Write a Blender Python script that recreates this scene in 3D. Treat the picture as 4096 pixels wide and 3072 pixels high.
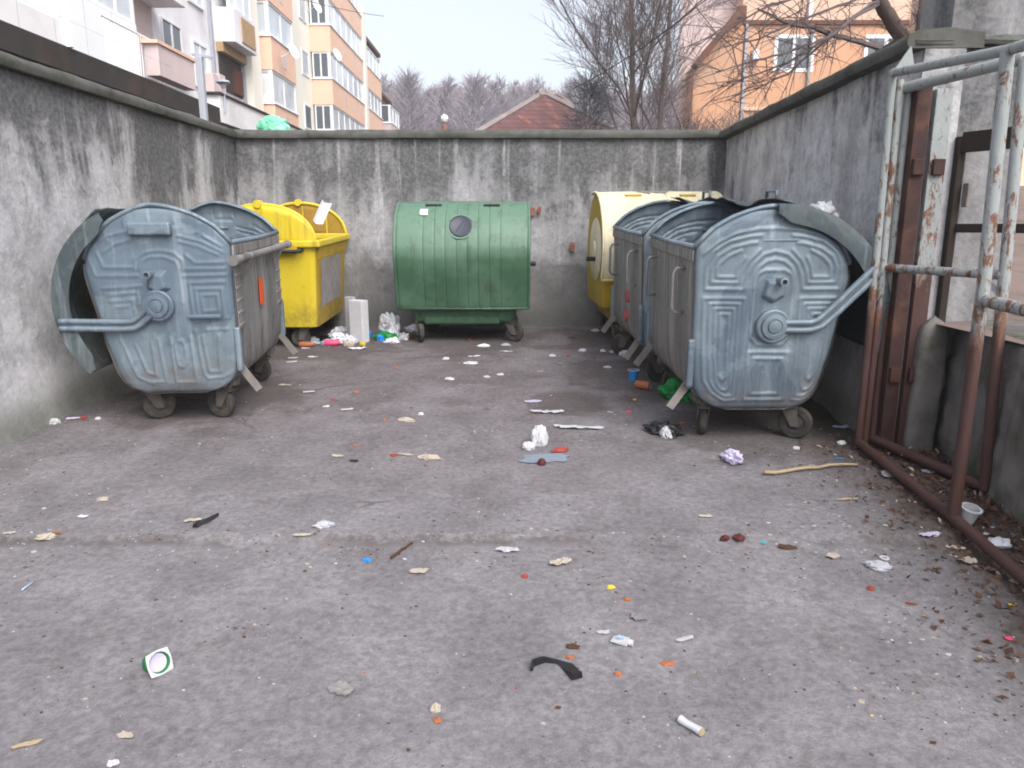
import bpy, math, random
import numpy as np
from mathutils import Vector, Matrix, noise

for _o in list(bpy.data.objects): bpy.data.objects.remove(_o)
scene = bpy.context.scene
R = math.radians
PI = math.pi

# ---------------------------------------------------------------- camera
cam_d = bpy.data.cameras.new('camera'); cam = bpy.data.objects.new('camera', cam_d)
scene.collection.objects.link(cam)
cam.location = (0, 0, 1.25); cam.rotation_euler = (R(90 - 12.1), 0, 0)
cam_d.sensor_width = 36; cam_d.lens = 26.04; cam_d.clip_start = .05; cam_d.clip_end = 3000
scene.camera = cam

# ---------------------------------------------------------------- sky, sun, exposure
SUN_EL, SUN_AZ = 46, 152          # azimuth clockwise from +Y (the view direction)
w = bpy.data.worlds.new('World'); scene.world = w; w.use_nodes = True
nt = w.node_tree; bg = nt.nodes['Background']
sky = nt.nodes.new('ShaderNodeTexSky'); sky.sky_type = 'NISHITA'; sky.sun_disc = False
sky.sun_elevation = R(SUN_EL); sky.sun_rotation = R(SUN_AZ); sky.dust_density = 4.0; sky.air_density = 1.0; sky.ozone_density = 1.0
hs = nt.nodes.new('ShaderNodeHueSaturation'); hs.inputs['Saturation'].default_value = .44
nt.links.new(sky.outputs[0], hs.inputs['Color']); nt.links.new(hs.outputs[0], bg.inputs[0])
bg.inputs[1].default_value = .15
sd = bpy.data.lights.new('sun', 'SUN'); sd.energy = .95; sd.angle = R(40); sd.color = (1, .985, .975)
so = bpy.data.objects.new('sun', sd); scene.collection.objects.link(so)
_sv = Vector((math.sin(R(SUN_AZ)) * math.cos(R(SUN_EL)), math.cos(R(SUN_AZ)) * math.cos(R(SUN_EL)), math.sin(R(SUN_EL))))
so.rotation_euler = _sv.to_track_quat('Z', 'Y').to_euler()
scene.view_settings.view_transform = 'Standard'; scene.view_settings.look = 'None'
scene.view_settings.exposure = 1.08; scene.view_settings.gamma = 1; scene.view_settings.use_curve_mapping = False
scene.render.engine = 'CYCLES'
scene.cycles.max_bounces = 6; scene.cycles.diffuse_bounces = 3; scene.cycles.transparent_max_bounces = 8
scene.cycles.filter_width = 1.9
scene.cycles.use_denoising = True

# ---------------------------------------------------------------- helpers
C = scene.collection
def tag(o, label=None, cat=None, group=None, kind=None):
    if label: o['label'] = label
    if cat: o['category'] = cat
    if group: o['group'] = group
    if kind: o['kind'] = kind
    return o
def thing(name, label, cat, loc=(0, 0, 0), rotz=0, group=None, tilt=0):
    o = bpy.data.objects.new(name, None); C.objects.link(o); o.empty_display_size = .1
    o.matrix_world = Matrix.Translation(loc) @ Matrix.Rotation(tilt, 4, 'X') @ Matrix.Rotation(rotz, 4, 'Z')
    return tag(o, label, cat, group)
class MB:
    def __init__(s): s.v = []; s.f = []; s.m = []
    def add(s, vs, fs, mi=0):
        n = len(s.v); s.v.extend([tuple(map(float, q)) for q in vs])
        for f in fs: s.f.append(tuple(i + n for i in f)); s.m.append(mi)
    def box(s, a, b, mi=0):
        (x0, y0, z0), (x1, y1, z1) = [min(p) for p in zip(a, b)], [max(p) for p in zip(a, b)]
        s.add([(x0,y0,z0),(x1,y0,z0),(x1,y1,z0),(x0,y1,z0),(x0,y0,z1),(x1,y0,z1),(x1,y1,z1),(x0,y1,z1)],
              [(0,3,2,1),(4,5,6,7),(0,1,5,4),(1,2,6,5),(2,3,7,6),(3,0,4,7)], mi)
    def bar(s, p, q, wx, wy, mi=0, up=(0, 0, 1)):
        p, q = Vector(p), Vector(q); d = (q - p).normalized(); u = Vector(up)
        if abs(d.dot(u)) > .95: u = Vector((1, 0, 0))
        a = d.cross(u).normalized(); b = a.cross(d).normalized(); vs = []
        for c in (p, q):
            for sa, sb in ((-1, -1), (1, -1), (1, 1), (-1, 1)): vs.append(c + a * wx / 2 * sa + b * wy / 2 * sb)
        s.add(vs, [(3,2,1,0),(4,5,6,7),(0,1,5,4),(1,2,6,5),(2,3,7,6),(3,0,4,7)], mi)
    def tube(s, pts, r, n=8, mi=0, caps=True):
        pts = [Vector(p) for p in pts]; k = len(pts)
        rs = r if isinstance(r, (list, tuple)) else [r] * k
        base = len(s.v); a = None
        for i, p in enumerate(pts):
            d = (pts[min(i + 1, k - 1)] - pts[max(i - 1, 0)])
            d = d.normalized() if d.length > 1e-9 else Vector((0, 0, 1))
            if a is None:
                a = d.cross(Vector((0, 0, 1)) if abs(d.z) < .9 else Vector((1, 0, 0))).normalized()
            else:
                a = (a - d * a.dot(d))
                a = a.normalized() if a.length > 1e-6 else d.orthogonal().normalized()
            b = d.cross(a)
            for j in range(n):
                t = 2 * PI * j / n; q = p + (a * math.cos(t) + b * math.sin(t)) * rs[i]
                s.v.append((q.x, q.y, q.z))
        for i in range(k - 1):
            for j in range(n):
                s.f.append((base + i*n + j, base + i*n + (j+1) % n, base + (i+1)*n + (j+1) % n, base + (i+1)*n + j)); s.m.append(mi)
        if caps and n > 2:
            s.f.append(tuple(base + j for j in range(n))[::-1]); s.m.append(mi)
            s.f.append(tuple(base + (k-1)*n + j for j in range(n))); s.m.append(mi)
    def lathe(s, prof, n=20, M=None, mi=0):     # prof: (r, z) rings round local Z
        M = M or Matrix(); base = len(s.v)
        for r, z in prof:
            for j in range(n):
                q = M @ Vector((r * math.cos(2*PI*j/n), r * math.sin(2*PI*j/n), z)); s.v.append((q.x, q.y, q.z))
        for i in range(len(prof) - 1):
            for j in range(n):
                s.f.append((base + i*n + j, base + i*n + (j+1) % n, base + (i+1)*n + (j+1) % n, base + (i+1)*n + j)); s.m.append(mi)
    def grid(s, P, mi=0, flip=False, wrap=False):          # P: array [i][j] of points
        ni, nj = len(P), len(P[0]); base = len(s.v)
        for row in P:
            for q in row: s.v.append((float(q[0]), float(q[1]), float(q[2])))
        for i in range(ni - 1):
            for j in range(nj - 1):
                f = (base + i*nj + j, base + i*nj + j + 1, base + (i+1)*nj + j + 1, base + (i+1)*nj + j)
                s.f.append(f[::-1] if flip else f); s.m.append(mi)
    def build(s, name, mat, parent=None, smooth=False, autos=None):
        me = bpy.data.meshes.new(name); me.from_pydata(s.v, [], s.f)
        mats = mat if isinstance(mat, (list, tuple)) else [mat]
        for m in mats: me.materials.append(m)
        if len(mats) > 1: me.polygons.foreach_set('material_index', s.m)
        if smooth or autos is not None:
            me.polygons.foreach_set('use_smooth', [True] * len(me.polygons))
            if autos is not None:
                try: me.set_sharp_from_angle(angle=R(autos))
                except Exception: pass
        me.update()
        o = bpy.data.objects.new(name, me); C.objects.link(o)
        if parent: o.parent = parent
        return o
def bev(o, w, seg=2):
    m = o.modifiers.new('bevel', 'BEVEL'); m.width = w; m.segments = seg; m.limit_method = 'ANGLE'; m.angle_limit = R(40)
    return o
def dup_tree(o, parent=None):
    c = o.copy(); C.objects.link(c)
    if parent: c.parent = parent
    for ch in list(o.children): dup_tree(ch, c)
    return c
def gz(x, y):                                   # height of the sloping yard
    return .039 * (y - 3)

# ---------------------------------------------------------------- materials
class N:                                        # tiny node helper
    def __init__(s, name):
        s.m = bpy.data.materials.new(name); s.m.use_nodes = True; s.t = s.m.node_tree
        s.b = s.t.nodes['Principled BSDF']; s.b.inputs['Specular IOR Level'].default_value = .3
    def n(s, kind, **kw):
        x = s.t.nodes.new('ShaderNode' + kind)
        for k, v in kw.items(): setattr(x, k, v)
        return x
    def lk(s, a, b): s.t.links.new(a, b)
    def obj(s): return s.n('TexCoord').outputs['Object']
    def wpos(s): return s.n('NewGeometry').outputs['Position']
    def mapv(s, v, scale=(1, 1, 1), loc=(0, 0, 0)):
        m = s.n('Mapping'); s.lk(v, m.inputs[0]); m.inputs['Scale'].default_value = scale; m.inputs['Location'].default_value = loc
        return m.outputs[0]
    def noise(s, v, scale, detail=4, rough=.55, dist=0, col=False):
        x = s.n('TexNoise'); s.lk(v, x.inputs['Vector']); x.inputs['Scale'].default_value = scale
        x.inputs['Detail'].default_value = detail; x.inputs['Roughness'].default_value = rough; x.inputs['Distortion'].default_value = dist
        return x.outputs['Color' if col else 'Fac']
    def vor(s, v, scale, feature='F1', out='Distance'):
        x = s.n('TexVoronoi', feature=feature); s.lk(v, x.inputs['Vector']); x.inputs['Scale'].default_value = scale
        return x.outputs[out]
    def ramp(s, f, a, b, c0=(0, 0, 0, 1), c1=(1, 1, 1, 1)):
        x = s.n('ValToRGB'); s.lk(f, x.inputs[0]); e = x.color_ramp.elements
        e[0].position = a; e[1].position = b; e[0].color = c0; e[1].color = c1
        return x.outputs[0]
    def sm(s, f, a, b):                          # smoothstep a..b -> 0..1
        x = s.n('MapRange', interpolation_type='SMOOTHSTEP'); s.lk(f, x.inputs[0])
        x.inputs[1].default_value = a; x.inputs[2].default_value = b
        return x.outputs[0]
    def math(s, op, a, b=None):
        x = s.n('Math', operation=op)
        for i, q in enumerate((a, b)):
            if q is None: continue
            if isinstance(q, (int, float)): x.inputs[i].default_value = q
            else: s.lk(q, x.inputs[i])
        return x.outputs[0]
    def mix(s, f, a, b, mode='MIX'):
        x = s.n('Mix', data_type='RGBA', blend_type=mode)
        for i, q in ((0, f), (6, a), (7, b)):
            if isinstance(q, (int, float)): x.inputs[i].default_value = q
            elif isinstance(q, (tuple, list)): x.inputs[i].default_value = (*q[:3], 1)
            else: s.lk(q, x.inputs[i])
        return x.outputs[2]
    def sep(s, v):
        x = s.n('SeparateXYZ'); s.lk(v, x.inputs[0]); return x.outputs
    def comb(s, *a):
        x = s.n('CombineXYZ')
        for i, q in enumerate(a):
            if isinstance(q, (int, float)): x.inputs[i].default_value = q
            else: s.lk(q, x.inputs[i])
        return x.outputs[0]
    def bump(s, h, strength=.3, dist=.01, prev=None):
        x = s.n('Bump'); x.inputs['Strength'].default_value = strength; x.inputs['Distance'].default_value = dist
        s.lk(h, x.inputs['Height'])
        if prev is not None: s.lk(prev, x.inputs['Normal'])
        return x.outputs[0]
    def out(s, col=None, rough=.8, metal=0, normal=None, spec=None):
        for k, q in (('Base Color', col), ('Roughness', rough), ('Metallic', metal), ('Normal', normal)):
            if q is None: continue
            if isinstance(q, (int, float)): s.b.inputs[k].default_value = q
            elif isinstance(q, (tuple, list)): s.b.inputs[k].default_value = (*q[:3], 1)
            else: s.lk(q, s.b.inputs[k])
        if spec is not None: s.b.inputs['Specular IOR Level'].default_value = spec
        return s.m
def plain(name, col, rough=.7, metal=0, var=.35, scale=9, bump=.15, bscale=40, spec=.3, dirt=None, dirt_amt=.5):
    k = N(name); v = k.obj()
    dk = tuple(q * (1 - var) for q in col); lt = tuple(min(1, q * (1 + var * .6)) for q in col)
    c = k.mix(k.noise(v, scale, 5, .6), dk, lt)
    if dirt:
        c = k.mix(k.math('MULTIPLY', k.sm(k.noise(v, scale * .6, 6, .65, .3), .45, .68), dirt_amt), c, dirt)
    nrm = k.bump(k.noise(v, bscale, 4, .6), bump, .004)
    return k.out(c, rough, metal, nrm, spec)

def m_wall(name, base_dark=.0, top=2.12, seed=0., mul=1.0, hk=1.0, sh=0.0, low=0.0):
    k = N(name); p = k.wpos(); x, y, z = k.sep(p)
    c = k.math('ADD', k.math('ADD', x, y), seed)
    flat = k.comb(k.math('MULTIPLY', c, 1.0), k.math('SUBTRACT', x, y), z)
    big = k.noise(k.mapv(flat, (1, 1, .8)), 1.1, 5, .6, .4)
    st1 = k.noise(k.comb(k.math('MULTIPLY', c, 2.5), 0, k.math('MULTIPLY', z, .30)), 1.0, 5, .6, .35)
    st2 = k.noise(k.comb(k.math('MULTIPLY', c, 8), 3, k.math('MULTIPLY', z, .55)), 1.0, 4, .6, .3)
    mott = k.noise(p, 7, 6, .7, .2)
    fine = k.noise(p, 30, 6, .75)
    hgt = k.sm(z, .25, top)                                          # 0 foot .. 1 top
    # dark algae streaks running down from the coping
    a = k.math('ADD', k.math('MULTIPLY', st1, 1.05), k.math('MULTIPLY', st2, .42))
    a = k.math('ADD', a, k.math('MULTIPLY', k.math('SUBTRACT', mott, .5), .95))
    a = k.math('ADD', a, k.math('MULTIPLY', k.math('SUBTRACT', hgt, .56), .85 * hk))
    a = k.math('ADD', a, k.math('MULTIPLY', k.math('SUBTRACT', big, .5), .9))
    dark = k.sm(a, .68 + sh, 1.03 + sh)
    light = k.mix(k.sm(mott, .25, .7), (.32 * mul, .32 * mul, .33 * mul), (.56 * mul, .555 * mul, .575 * mul))
    light = k.mix(k.math('MULTIPLY', k.math('SUBTRACT', 1.0, k.sm(z, .35, 1.35)), low), light, k.mix(k.sm(mott, .3, .65), (.44, .44, .45), (.68, .67, .69)))
    # bare patches of grey plaster
    light = k.mix(k.math('MULTIPLY', k.sm(big, .46, .66), k.math('SUBTRACT', .6, k.math('MULTIPLY', low, k.math('SUBTRACT', .4, k.math('MULTIPLY', hgt, .4))))), light, (.24 * mul, .235 * mul, .235 * mul))
    dk = k.mix(k.sm(fine, .3, .75), (.068, .070, .072), (.155, .157, .162))
    col = k.mix(k.math('MULTIPLY', dark, .9), light, dk)
    # white lime runs
    run = k.noise(k.comb(k.math('MULTIPLY', c, 7.5), 9, k.math('MULTIPLY', z, .5)), 1.0, 3, .55, .3)
    col = k.mix(k.math('MULTIPLY', k.math('MULTIPLY', k.sm(run, .56, .70), k.math('MULTIPLY', k.sm(mott, .3, .6), k.sm(k.noise(k.comb(c, 2, 0), .9, 3, .6), .42, .6))), .75), col, (.56, .55, .57))
    # fine grain
    col = k.mix(.22, col, k.mix(k.sm(fine, .34, .7), (.1, .1, .1), (.66, .65, .66)), 'OVERLAY')
    # damp, mossy foot
    ft = k.math('SUBTRACT', 1.0, k.sm(k.math('ADD', k.math('SUBTRACT', z, k.math('MULTIPLY', k.math('SUBTRACT', y, 3), .039)), k.math('MULTIPLY', mott, -.32)), -.1, .16))
    col = k.mix(k.math('MULTIPLY', ft, .7), col, (.075, .082, .05))
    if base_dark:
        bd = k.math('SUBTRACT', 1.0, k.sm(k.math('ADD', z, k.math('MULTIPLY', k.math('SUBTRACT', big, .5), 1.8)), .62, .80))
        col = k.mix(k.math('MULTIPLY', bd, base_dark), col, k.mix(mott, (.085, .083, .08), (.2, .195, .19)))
    h = k.math('ADD', k.math('MULTIPLY', fine, 1), k.math('MULTIPLY', mott, 1.2))
    nrm = k.bump(h, .5, .012)
    return k.out(col, .92, 0, nrm, .15)

def m_ground():
    k = N('yard_asphalt'); p = k.wpos(); x, y, z = k.sep(p)
    big = k.noise(p, .55, 5, .6, .5); mid = k.noise(p, 2.6, 6, .65, .3); fine = k.noise(p, 34, 6, .8); grit = k.vor(p, 95)
    grit2 = k.noise(p, 120, 3, .7)
    back = k.sm(k.math('ADD', y, k.math('MULTIPLY', k.math('SUBTRACT', big, .5), 4.0)), 2.2, 5.5)   # browner, dirtier by the bins
    front = k.mix(k.sm(mid, .3, .7), (.172, .163, .171), (.240, .229, .239))
    rear = k.mix(k.sm(mid, .3, .7), (.124, .107, .110), (.196, .176, .184))
    col = k.mix(back, front, rear)
    # pale scoured patches, brown stains
    col = k.mix(k.math('MULTIPLY', k.sm(k.noise(p, 1.3, 6, .65, .8), .55, .72), .34), col, (.29, .28, .292))
    col = k.mix(k.math('MULTIPLY', k.sm(k.noise(k.mapv(p, loc=(3, 7, 0)), 1.9, 6, .7, .6), .56, .72), .4), col, (.10, .08, .072))
    # grit
    col = k.mix(.40, col, k.mix(k.sm(fine, .32, .70), (.14, .135, .13), (.80, .80, .82)), 'OVERLAY')
    col = k.mix(k.math('MULTIPLY', k.sm(k.noise(p, 9, 7, .8, .5), .55, .68), .42), col, (.10, .083, .078))
    col = k.mix(k.math('MULTIPLY', k.sm(grit2, .64, .76), .4), col, (.42, .40, .40))
    col = k.mix(k.math('MULTIPLY', k.math('SUBTRACT', 1.0, k.sm(grit2, .25, .34)), .45), col, (.07, .06, .056))
    # dark brown ragged patches under and round the containers
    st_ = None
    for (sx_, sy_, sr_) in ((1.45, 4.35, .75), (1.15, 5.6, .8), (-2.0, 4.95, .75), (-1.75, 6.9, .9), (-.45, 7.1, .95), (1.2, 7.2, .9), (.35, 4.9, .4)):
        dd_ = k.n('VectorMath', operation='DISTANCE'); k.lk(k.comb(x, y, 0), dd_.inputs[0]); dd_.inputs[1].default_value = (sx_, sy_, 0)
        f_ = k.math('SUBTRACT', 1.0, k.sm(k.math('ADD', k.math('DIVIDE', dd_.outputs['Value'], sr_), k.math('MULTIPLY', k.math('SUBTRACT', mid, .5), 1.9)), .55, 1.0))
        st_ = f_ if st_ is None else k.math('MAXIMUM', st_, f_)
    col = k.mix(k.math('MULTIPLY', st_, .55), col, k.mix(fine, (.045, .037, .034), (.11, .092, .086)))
    # dirty slab joint
    wob = k.math('ADD', y, k.math('MULTIPLY', k.math('SUBTRACT', k.noise(k.comb(x, 0, 0), 2.2, 4, .6), .5), .22))
    d = k.math('ABSOLUTE', k.math('SUBTRACT', k.math('ADD', wob, k.math('MULTIPLY', k.math('SUBTRACT', fine, .5), .10)), 2.83))
    jn = k.math('MULTIPLY', k.math('SUBTRACT', 1.0, k.sm(d, .0, .05)), k.sm(k.noise(k.comb(x, 5, 0), 1.3, 4, .7), .42, .60))
    col = k.mix(k.math('MULTIPLY', jn, .6), col, (.075, .06, .053))
    # soil along the right-hand edge under the gate
    ex = k.math('SUBTRACT', k.math('ADD', x, k.math('MULTIPLY', k.math('SUBTRACT', mid, .5), .9)), k.math('MULTIPLY', k.math('SUBTRACT', y, 2.4), .06))
    col = k.mix(k.math('MULTIPLY', k.sm(ex, 1.42, 1.85), .85), col, k.mix(fine, (.03, .022, .017), (.115, .085, .068)))
    # cracks
    ck = k.vor(k.mix(.22, k.mapv(p, (1, 1, .1)), k.noise(p, 2.2, 4, .6, 0, True)), .62, 'DISTANCE_TO_EDGE')
    ck = k.math('MULTIPLY', k.math('SUBTRACT', 1.0, k.sm(k.math('ADD', ck, k.math('MULTIPLY', fine, .010)), .005, .012)), k.sm(big, .52, .62))
    col = k.mix(k.math('MULTIPLY', ck, .5), col, (.045, .038, .034))
    h = k.math('ADD', k.math('ADD', k.math('MULTIPLY', fine, .8), k.math('MULTIPLY', grit2, .5)), k.math('MULTIPLY', mid, 1.5))
    nrm = k.bump(k.math('SUBTRACT', h, k.math('MULTIPLY', ck, 1.2)), .6, .014)
    return k.out(col, .9, 0, nrm, .2)

def m_galv(name, tint=(.175, .222, .262), dirty=0.0, seed=0.0):
    k = N(name); v = k.obj(); x, y, z = k.sep(v)
    sp = k.vor(v, 22, 'F1', 'Color'); a = k.noise(k.mapv(v, loc=(seed, seed, 0)), 1.7, 6, .62, .5); b = k.noise(v, 12, 5, .7); f = k.noise(v, 60, 4, .7)
    st = k.noise(k.mapv(v, (14, 14, .9)), 1, 5, .65, .3)
    lo = tuple(q * .62 for q in tint); hi = tuple(min(1, q * 1.28) for q in tint)
    col = k.mix(a, lo, hi)
    spg = k.n('RGBToBW'); k.lk(sp, spg.inputs[0]); col = k.mix(.10, col, spg.outputs[0], 'OVERLAY')
    col = k.mix(k.math('MULTIPLY', k.sm(a, .49, .52), .6), col, (tint[0] * .45, tint[1] * .5, tint[2] * .58))        # weathered patches
    col = k.mix(k.math('MULTIPLY', k.sm(st, .54, .76), .35), col, (.46, .51, .55))                     # pale runs
    col = k.mix(k.math('MULTIPLY', k.math('SUBTRACT', 1.0, k.sm(st, .3, .46)), .45), col, (.12, .115, .11))
    col = k.mix(k.math('MULTIPLY', k.sm(b, .60, .74), .4), col, (.13, .105, .085))
    low_ = k.math('MULTIPLY', k.math('SUBTRACT', 1.0, k.sm(k.math('ADD', z, k.math('MULTIPLY', k.math('SUBTRACT', a, .5), .6)), .24, .46)), k.sm(b, .35, .6))
    col = k.mix(k.math('MULTIPLY', low_, .55), col, (.15, .125, .105))
    col = k.mix(k.math('MULTIPLY', k.sm(k.noise(v, 5, 6, .75, .6), .63, .70), .6), col, (.16, .085, .05))
    if dirty:
        dr = k.mix(k.sm(st, .34, .66), (.085, .068, .060), (.36, .325, .31))
        col = k.mix(k.math('MULTIPLY', k.sm(k.math('ADD', k.math('MULTIPLY', a, .6), k.math('MULTIPLY', st, .6)), .35, .7), dirty), col, dr)
    nrm = k.bump(k.math('ADD', k.math('MULTIPLY', a, 3), k.math('MULTIPLY', f, .25)), .35, .012)
    return k.out(col, k.ramp(b, .2, .8, (.42,) * 3 + (1,), (.68,) * 3 + (1,)), .3, nrm, .4)

def m_paint(name, z0=.85):                       # flaking white paint above dark red primer
    k = N(name); p = k.wpos(); x, y, z = k.sep(p)
    n1 = k.noise(k.mapv(p, (1, 1, .35)), 24, 7, .75, .5); n2 = k.noise(k.mapv(p, (1, 1, .5)), 30, 5, .7)
    white = k.mix(n2, (.22, .245, .245), (.34, .365, .365))
    rust = k.mix(n2, (.075, .034, .022), (.22, .105, .06))
    red = k.mix(n1, (.040, .019, .017), (.10, .05, .042))
    hi = k.mix(k.sm(k.math('ADD', n1, k.math('MULTIPLY', k.math('SUBTRACT', 1.6, z), .06)), .53, .60), white, rust)
    col = k.mix(k.math('SUBTRACT', 1.0, k.sm(k.math('ADD', z, k.math('MULTIPLY', k.math('SUBTRACT', n1, .5), 1.0)), z0 - .1, z0 + .03)), hi, red)
    return k.out(col, .65, 0, k.bump(k.math('ADD', n1, n2), .5, .006), .35)

M = {}
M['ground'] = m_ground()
M['wall_l'] = m_wall('left_wall_plaster', 0, 2.12, 0, 1.05, 1.05, .09, .85)
M['wall_b'] = m_wall('back_wall_plaster', .65, 2.12, 4.3, .74, .7, .0)
M['wall_r'] = m_wall('right_wall_plaster', 0, 2.12, 11.7, 1.2, .6, .21, .5)
M['pillar'] = m_wall('pillar_plaster', 0, 2.6, 23.1, .62, .8)
M['pier'] = m_wall('pier_plaster', 0, 3.8, 31.0, .62, .8, .0)
M['coping'] = plain('mossy_concrete', (.12, .12, .113), .95, 0, .55, 9, .8, 26, .1, (.055, .06, .043), .7)
M['lowwall'] = plain('rough_mossy_concrete', (.19, .175, .165), .95, 0, .75, 6, 1.0, 22, .1, (.05, .065, .022), .75)
M['concrete'] = plain('grey_concrete', (.10, .098, .088), .92, 0, .5, 7, .7, 30, .1, (.07, .075, .05), .5)
M['galv'] = m_galv('galvanised_steel')
M['galv2'] = m_galv('galvanised_steel_grey', (.215, .265, .30))
M['galv_lid'] = m_galv('galvanised_lid', (.10, .126, .132))
M['galv_dirty'] = m_galv('dirty_galvanised_steel', (.24, .26, .27), .9)
M['rubber'] = plain('rubber', (.045, .042, .04), .85, 0, .4, 14, .3, 40, .2, (.12, .10, .085), .6)
M['dirtmetal'] = plain('dirty_castor_steel', (.13, .118, .105), .75, .2, .5, 12, .4, 40, .3, (.06, .04, .03), .6)
M['plate'] = plain('pale_steel_plate', (.24, .225, .21), .7, .1, .35, 8, .3, 30, .3, (.14, .09, .07), .5)
M['dark'] = plain('black_plastic', (.018, .018, .02), .55, 0, .3, 12, .1)
def m_plastic(name, col, faded, dirt=(.10, .085, .05), rough=.42, fade_amt=.6, zf=None):
    k = N(name); v = k.obj(); x, y, z = k.sep(v)
    n1 = k.noise(v, 2.1, 5, .6, .4); n2 = k.noise(v, 15, 6, .7); st = k.noise(k.mapv(v, (13, 13, .7)), 1, 5, .65)
    c = k.mix(k.math('MULTIPLY', k.sm(n1, .4, .62), fade_amt * .5), col, faded)
    if zf is not None:                                                # bleached upper shell
        c = k.mix(k.math('MULTIPLY', k.sm(k.math('ADD', z, k.math('MULTIPLY', k.math('SUBTRACT', n1, .5), .18)), zf - .07, zf + .09), fade_amt), c, faded)
    c = k.mix(k.math('MULTIPLY', k.sm(st, .53, .70), .5), c, dirt)
    c = k.mix(k.math('MULTIPLY', k.sm(n2, .58, .70), .45), c, dirt)
    gr = k.math('SUBTRACT', 1.0, k.sm(k.math('ADD', z, k.math('MULTIPLY', k.math('SUBTRACT', n1, .5), .5)), .22, .5)); c = k.mix(k.math('MULTIPLY', k.math('MULTIPLY', gr, k.sm(n2, .35, .6)), .6), c, dirt)
    return k.out(c, k.ramp(n2, .2, .8, (rough,) * 3 + (1,), (rough + .22,) * 3 + (1,)), 0, k.bump(n2, .15, .004), .45)
M['green'] = m_plastic('faded_green_plastic', (.042, .105, .058), (.115, .205, .145), (.03, .05, .035), .38, .8, .86)
M['green_tub'] = m_plastic('green_plastic', (.03, .10, .045), (.05, .14, .07), (.03, .04, .03), .5, .4)
M['yellow'] = m_plastic('yellow_plastic', (.60, .46, .02), (.70, .58, .08), (.26, .19, .04), .42, .5)
M['yellow_dirty'] = m_plastic('grimy_yellow_plastic', (.36, .25, .022), (.45, .33, .06), (.15, .10, .035), .55, .5)
M['pale'] = m_plastic('bleached_yellow_plastic', (.58, .46, .18), (.74, .67, .48), (.36, .28, .14), .5, .9, .62)
M['ochre'] = m_plastic('ochre_plastic', (.45, .30, .015), (.55, .40, .03), (.20, .14, .03), .45, .5)
M['paint'] = m_paint('flaking_gate_paint')
M['redsteel'] = plain('dark_red_primer', (.048, .024, .022), .7, 0, .65, 8, .4, 30, .3, (.16, .07, .04), .5)
M['rustpaint'] = m_paint('rusty_post_paint', 1.0)
M['brownmetal'] = plain('dark_brown_rail', (.028, .02, .016), .75, 0, .4, 8, .3, 30, .3)
M['white'] = plain('white_scrap', (.52, .52, .55), .75, 0, .18, 22, .4, 60, .3)
M['whitefilm'] = plain('white_film', (.66, .68, .72), .45, 0, .22, 14, .5, 40, .4)
M['greyfilm'] = plain('greyish_film', (.42, .42, .46), .5, 0, .35, 16, .5, 40, .4)
M['beige'] = plain('beige_paper', (.42, .37, .31), .85, 0, .3, 20, .4, 60, .2, (.25, .19, .13), .5)
M['orange'] = plain('orange_peel', (.36, .125, .055), .6, 0, .35, 30, .4, 80, .3)
M['red'] = plain('red_scrap', (.30, .05, .035), .6, 0, .35, 30, .3, 60, .3)
M['darkred'] = plain('dark_red_skin', (.10, .022, .024), .55, 0, .5, 24, .4, 60, .3)
M['pink'] = plain('pink_plastic', (.70, .07, .17), .45, 0, .25, 18, .2, 40, .4)
M['blue'] = plain('blue_plastic', (.02, .24, .66), .45, 0, .25, 18, .2, 40, .4)
M['teal'] = plain('teal_plastic', (.02, .38, .36), .5, 0, .25, 18, .2, 40, .4)
M['gbag'] = plain('green_film', (.012, .23, .05), .45, 0, .35, 14, .5, 36, .4)
M['mintbag'] = plain('mint_green_film', (.17, .58, .37), .4, 0, .3, 9, .5, 30, .4, (.5, .8, .7), .5)
M['brownleaf'] = plain('brown_leaf', (.085, .046, .03), .85, 0, .5, 24, .4, 60, .2)
M['black'] = plain('black_film', (.015, .015, .018), .4, 0, .4, 14, .5, 40, .4)
M['lilac'] = plain('lilac_paper', (.50, .45, .60), .7, 0, .2, 18, .4, 40, .3)
M['ltblue'] = plain('pale_blue_film', (.36, .47, .60), .6, 0, .25, 14, .4, 40, .3)
M['yel'] = plain('yellow_scrap', (.66, .48, .05), .6, 0, .25, 22, .2, 50, .3)
M['greyc'] = plain('grey_card', (.20, .195, .20), .85, 0, .2, 20, .3, 60, .2)
M['wood'] = plain('pale_wood', (.40, .31, .20), .8, 0, .3, 30, .4, 60, .2)
M['tin'] = plain('dull_aluminium', (.5, .5, .5), .4, .7, .25, 20, .2, 40, .4)
M['bark'] = plain('grey_brown_bark', (.115, .092, .083), .95, 0, .4, 12, .6, 30, .1)
M['bark_pale'] = plain('pale_bark', (.22, .195, .18), .95, 0, .4, 12, .6, 30, .1)
M['twig'] = plain('purple_brown_twigs', (.135, .108, .108), .95, 0, .3, 1.5, 0, 30, .1)
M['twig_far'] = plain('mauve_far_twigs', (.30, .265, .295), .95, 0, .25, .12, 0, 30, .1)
M['needle'] = plain('dull_evergreen_twigs', (.10, .105, .115), .95, 0, .35, 1.2, 0, 30, .1)
M['wire'] = plain('black_cable', (.03, .03, .032), .7, 0, .2)
M['post'] = plain('pale_grey_post', (.38, .40, .45), .6, .1, .2, 6, .2, 30, .3)

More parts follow.
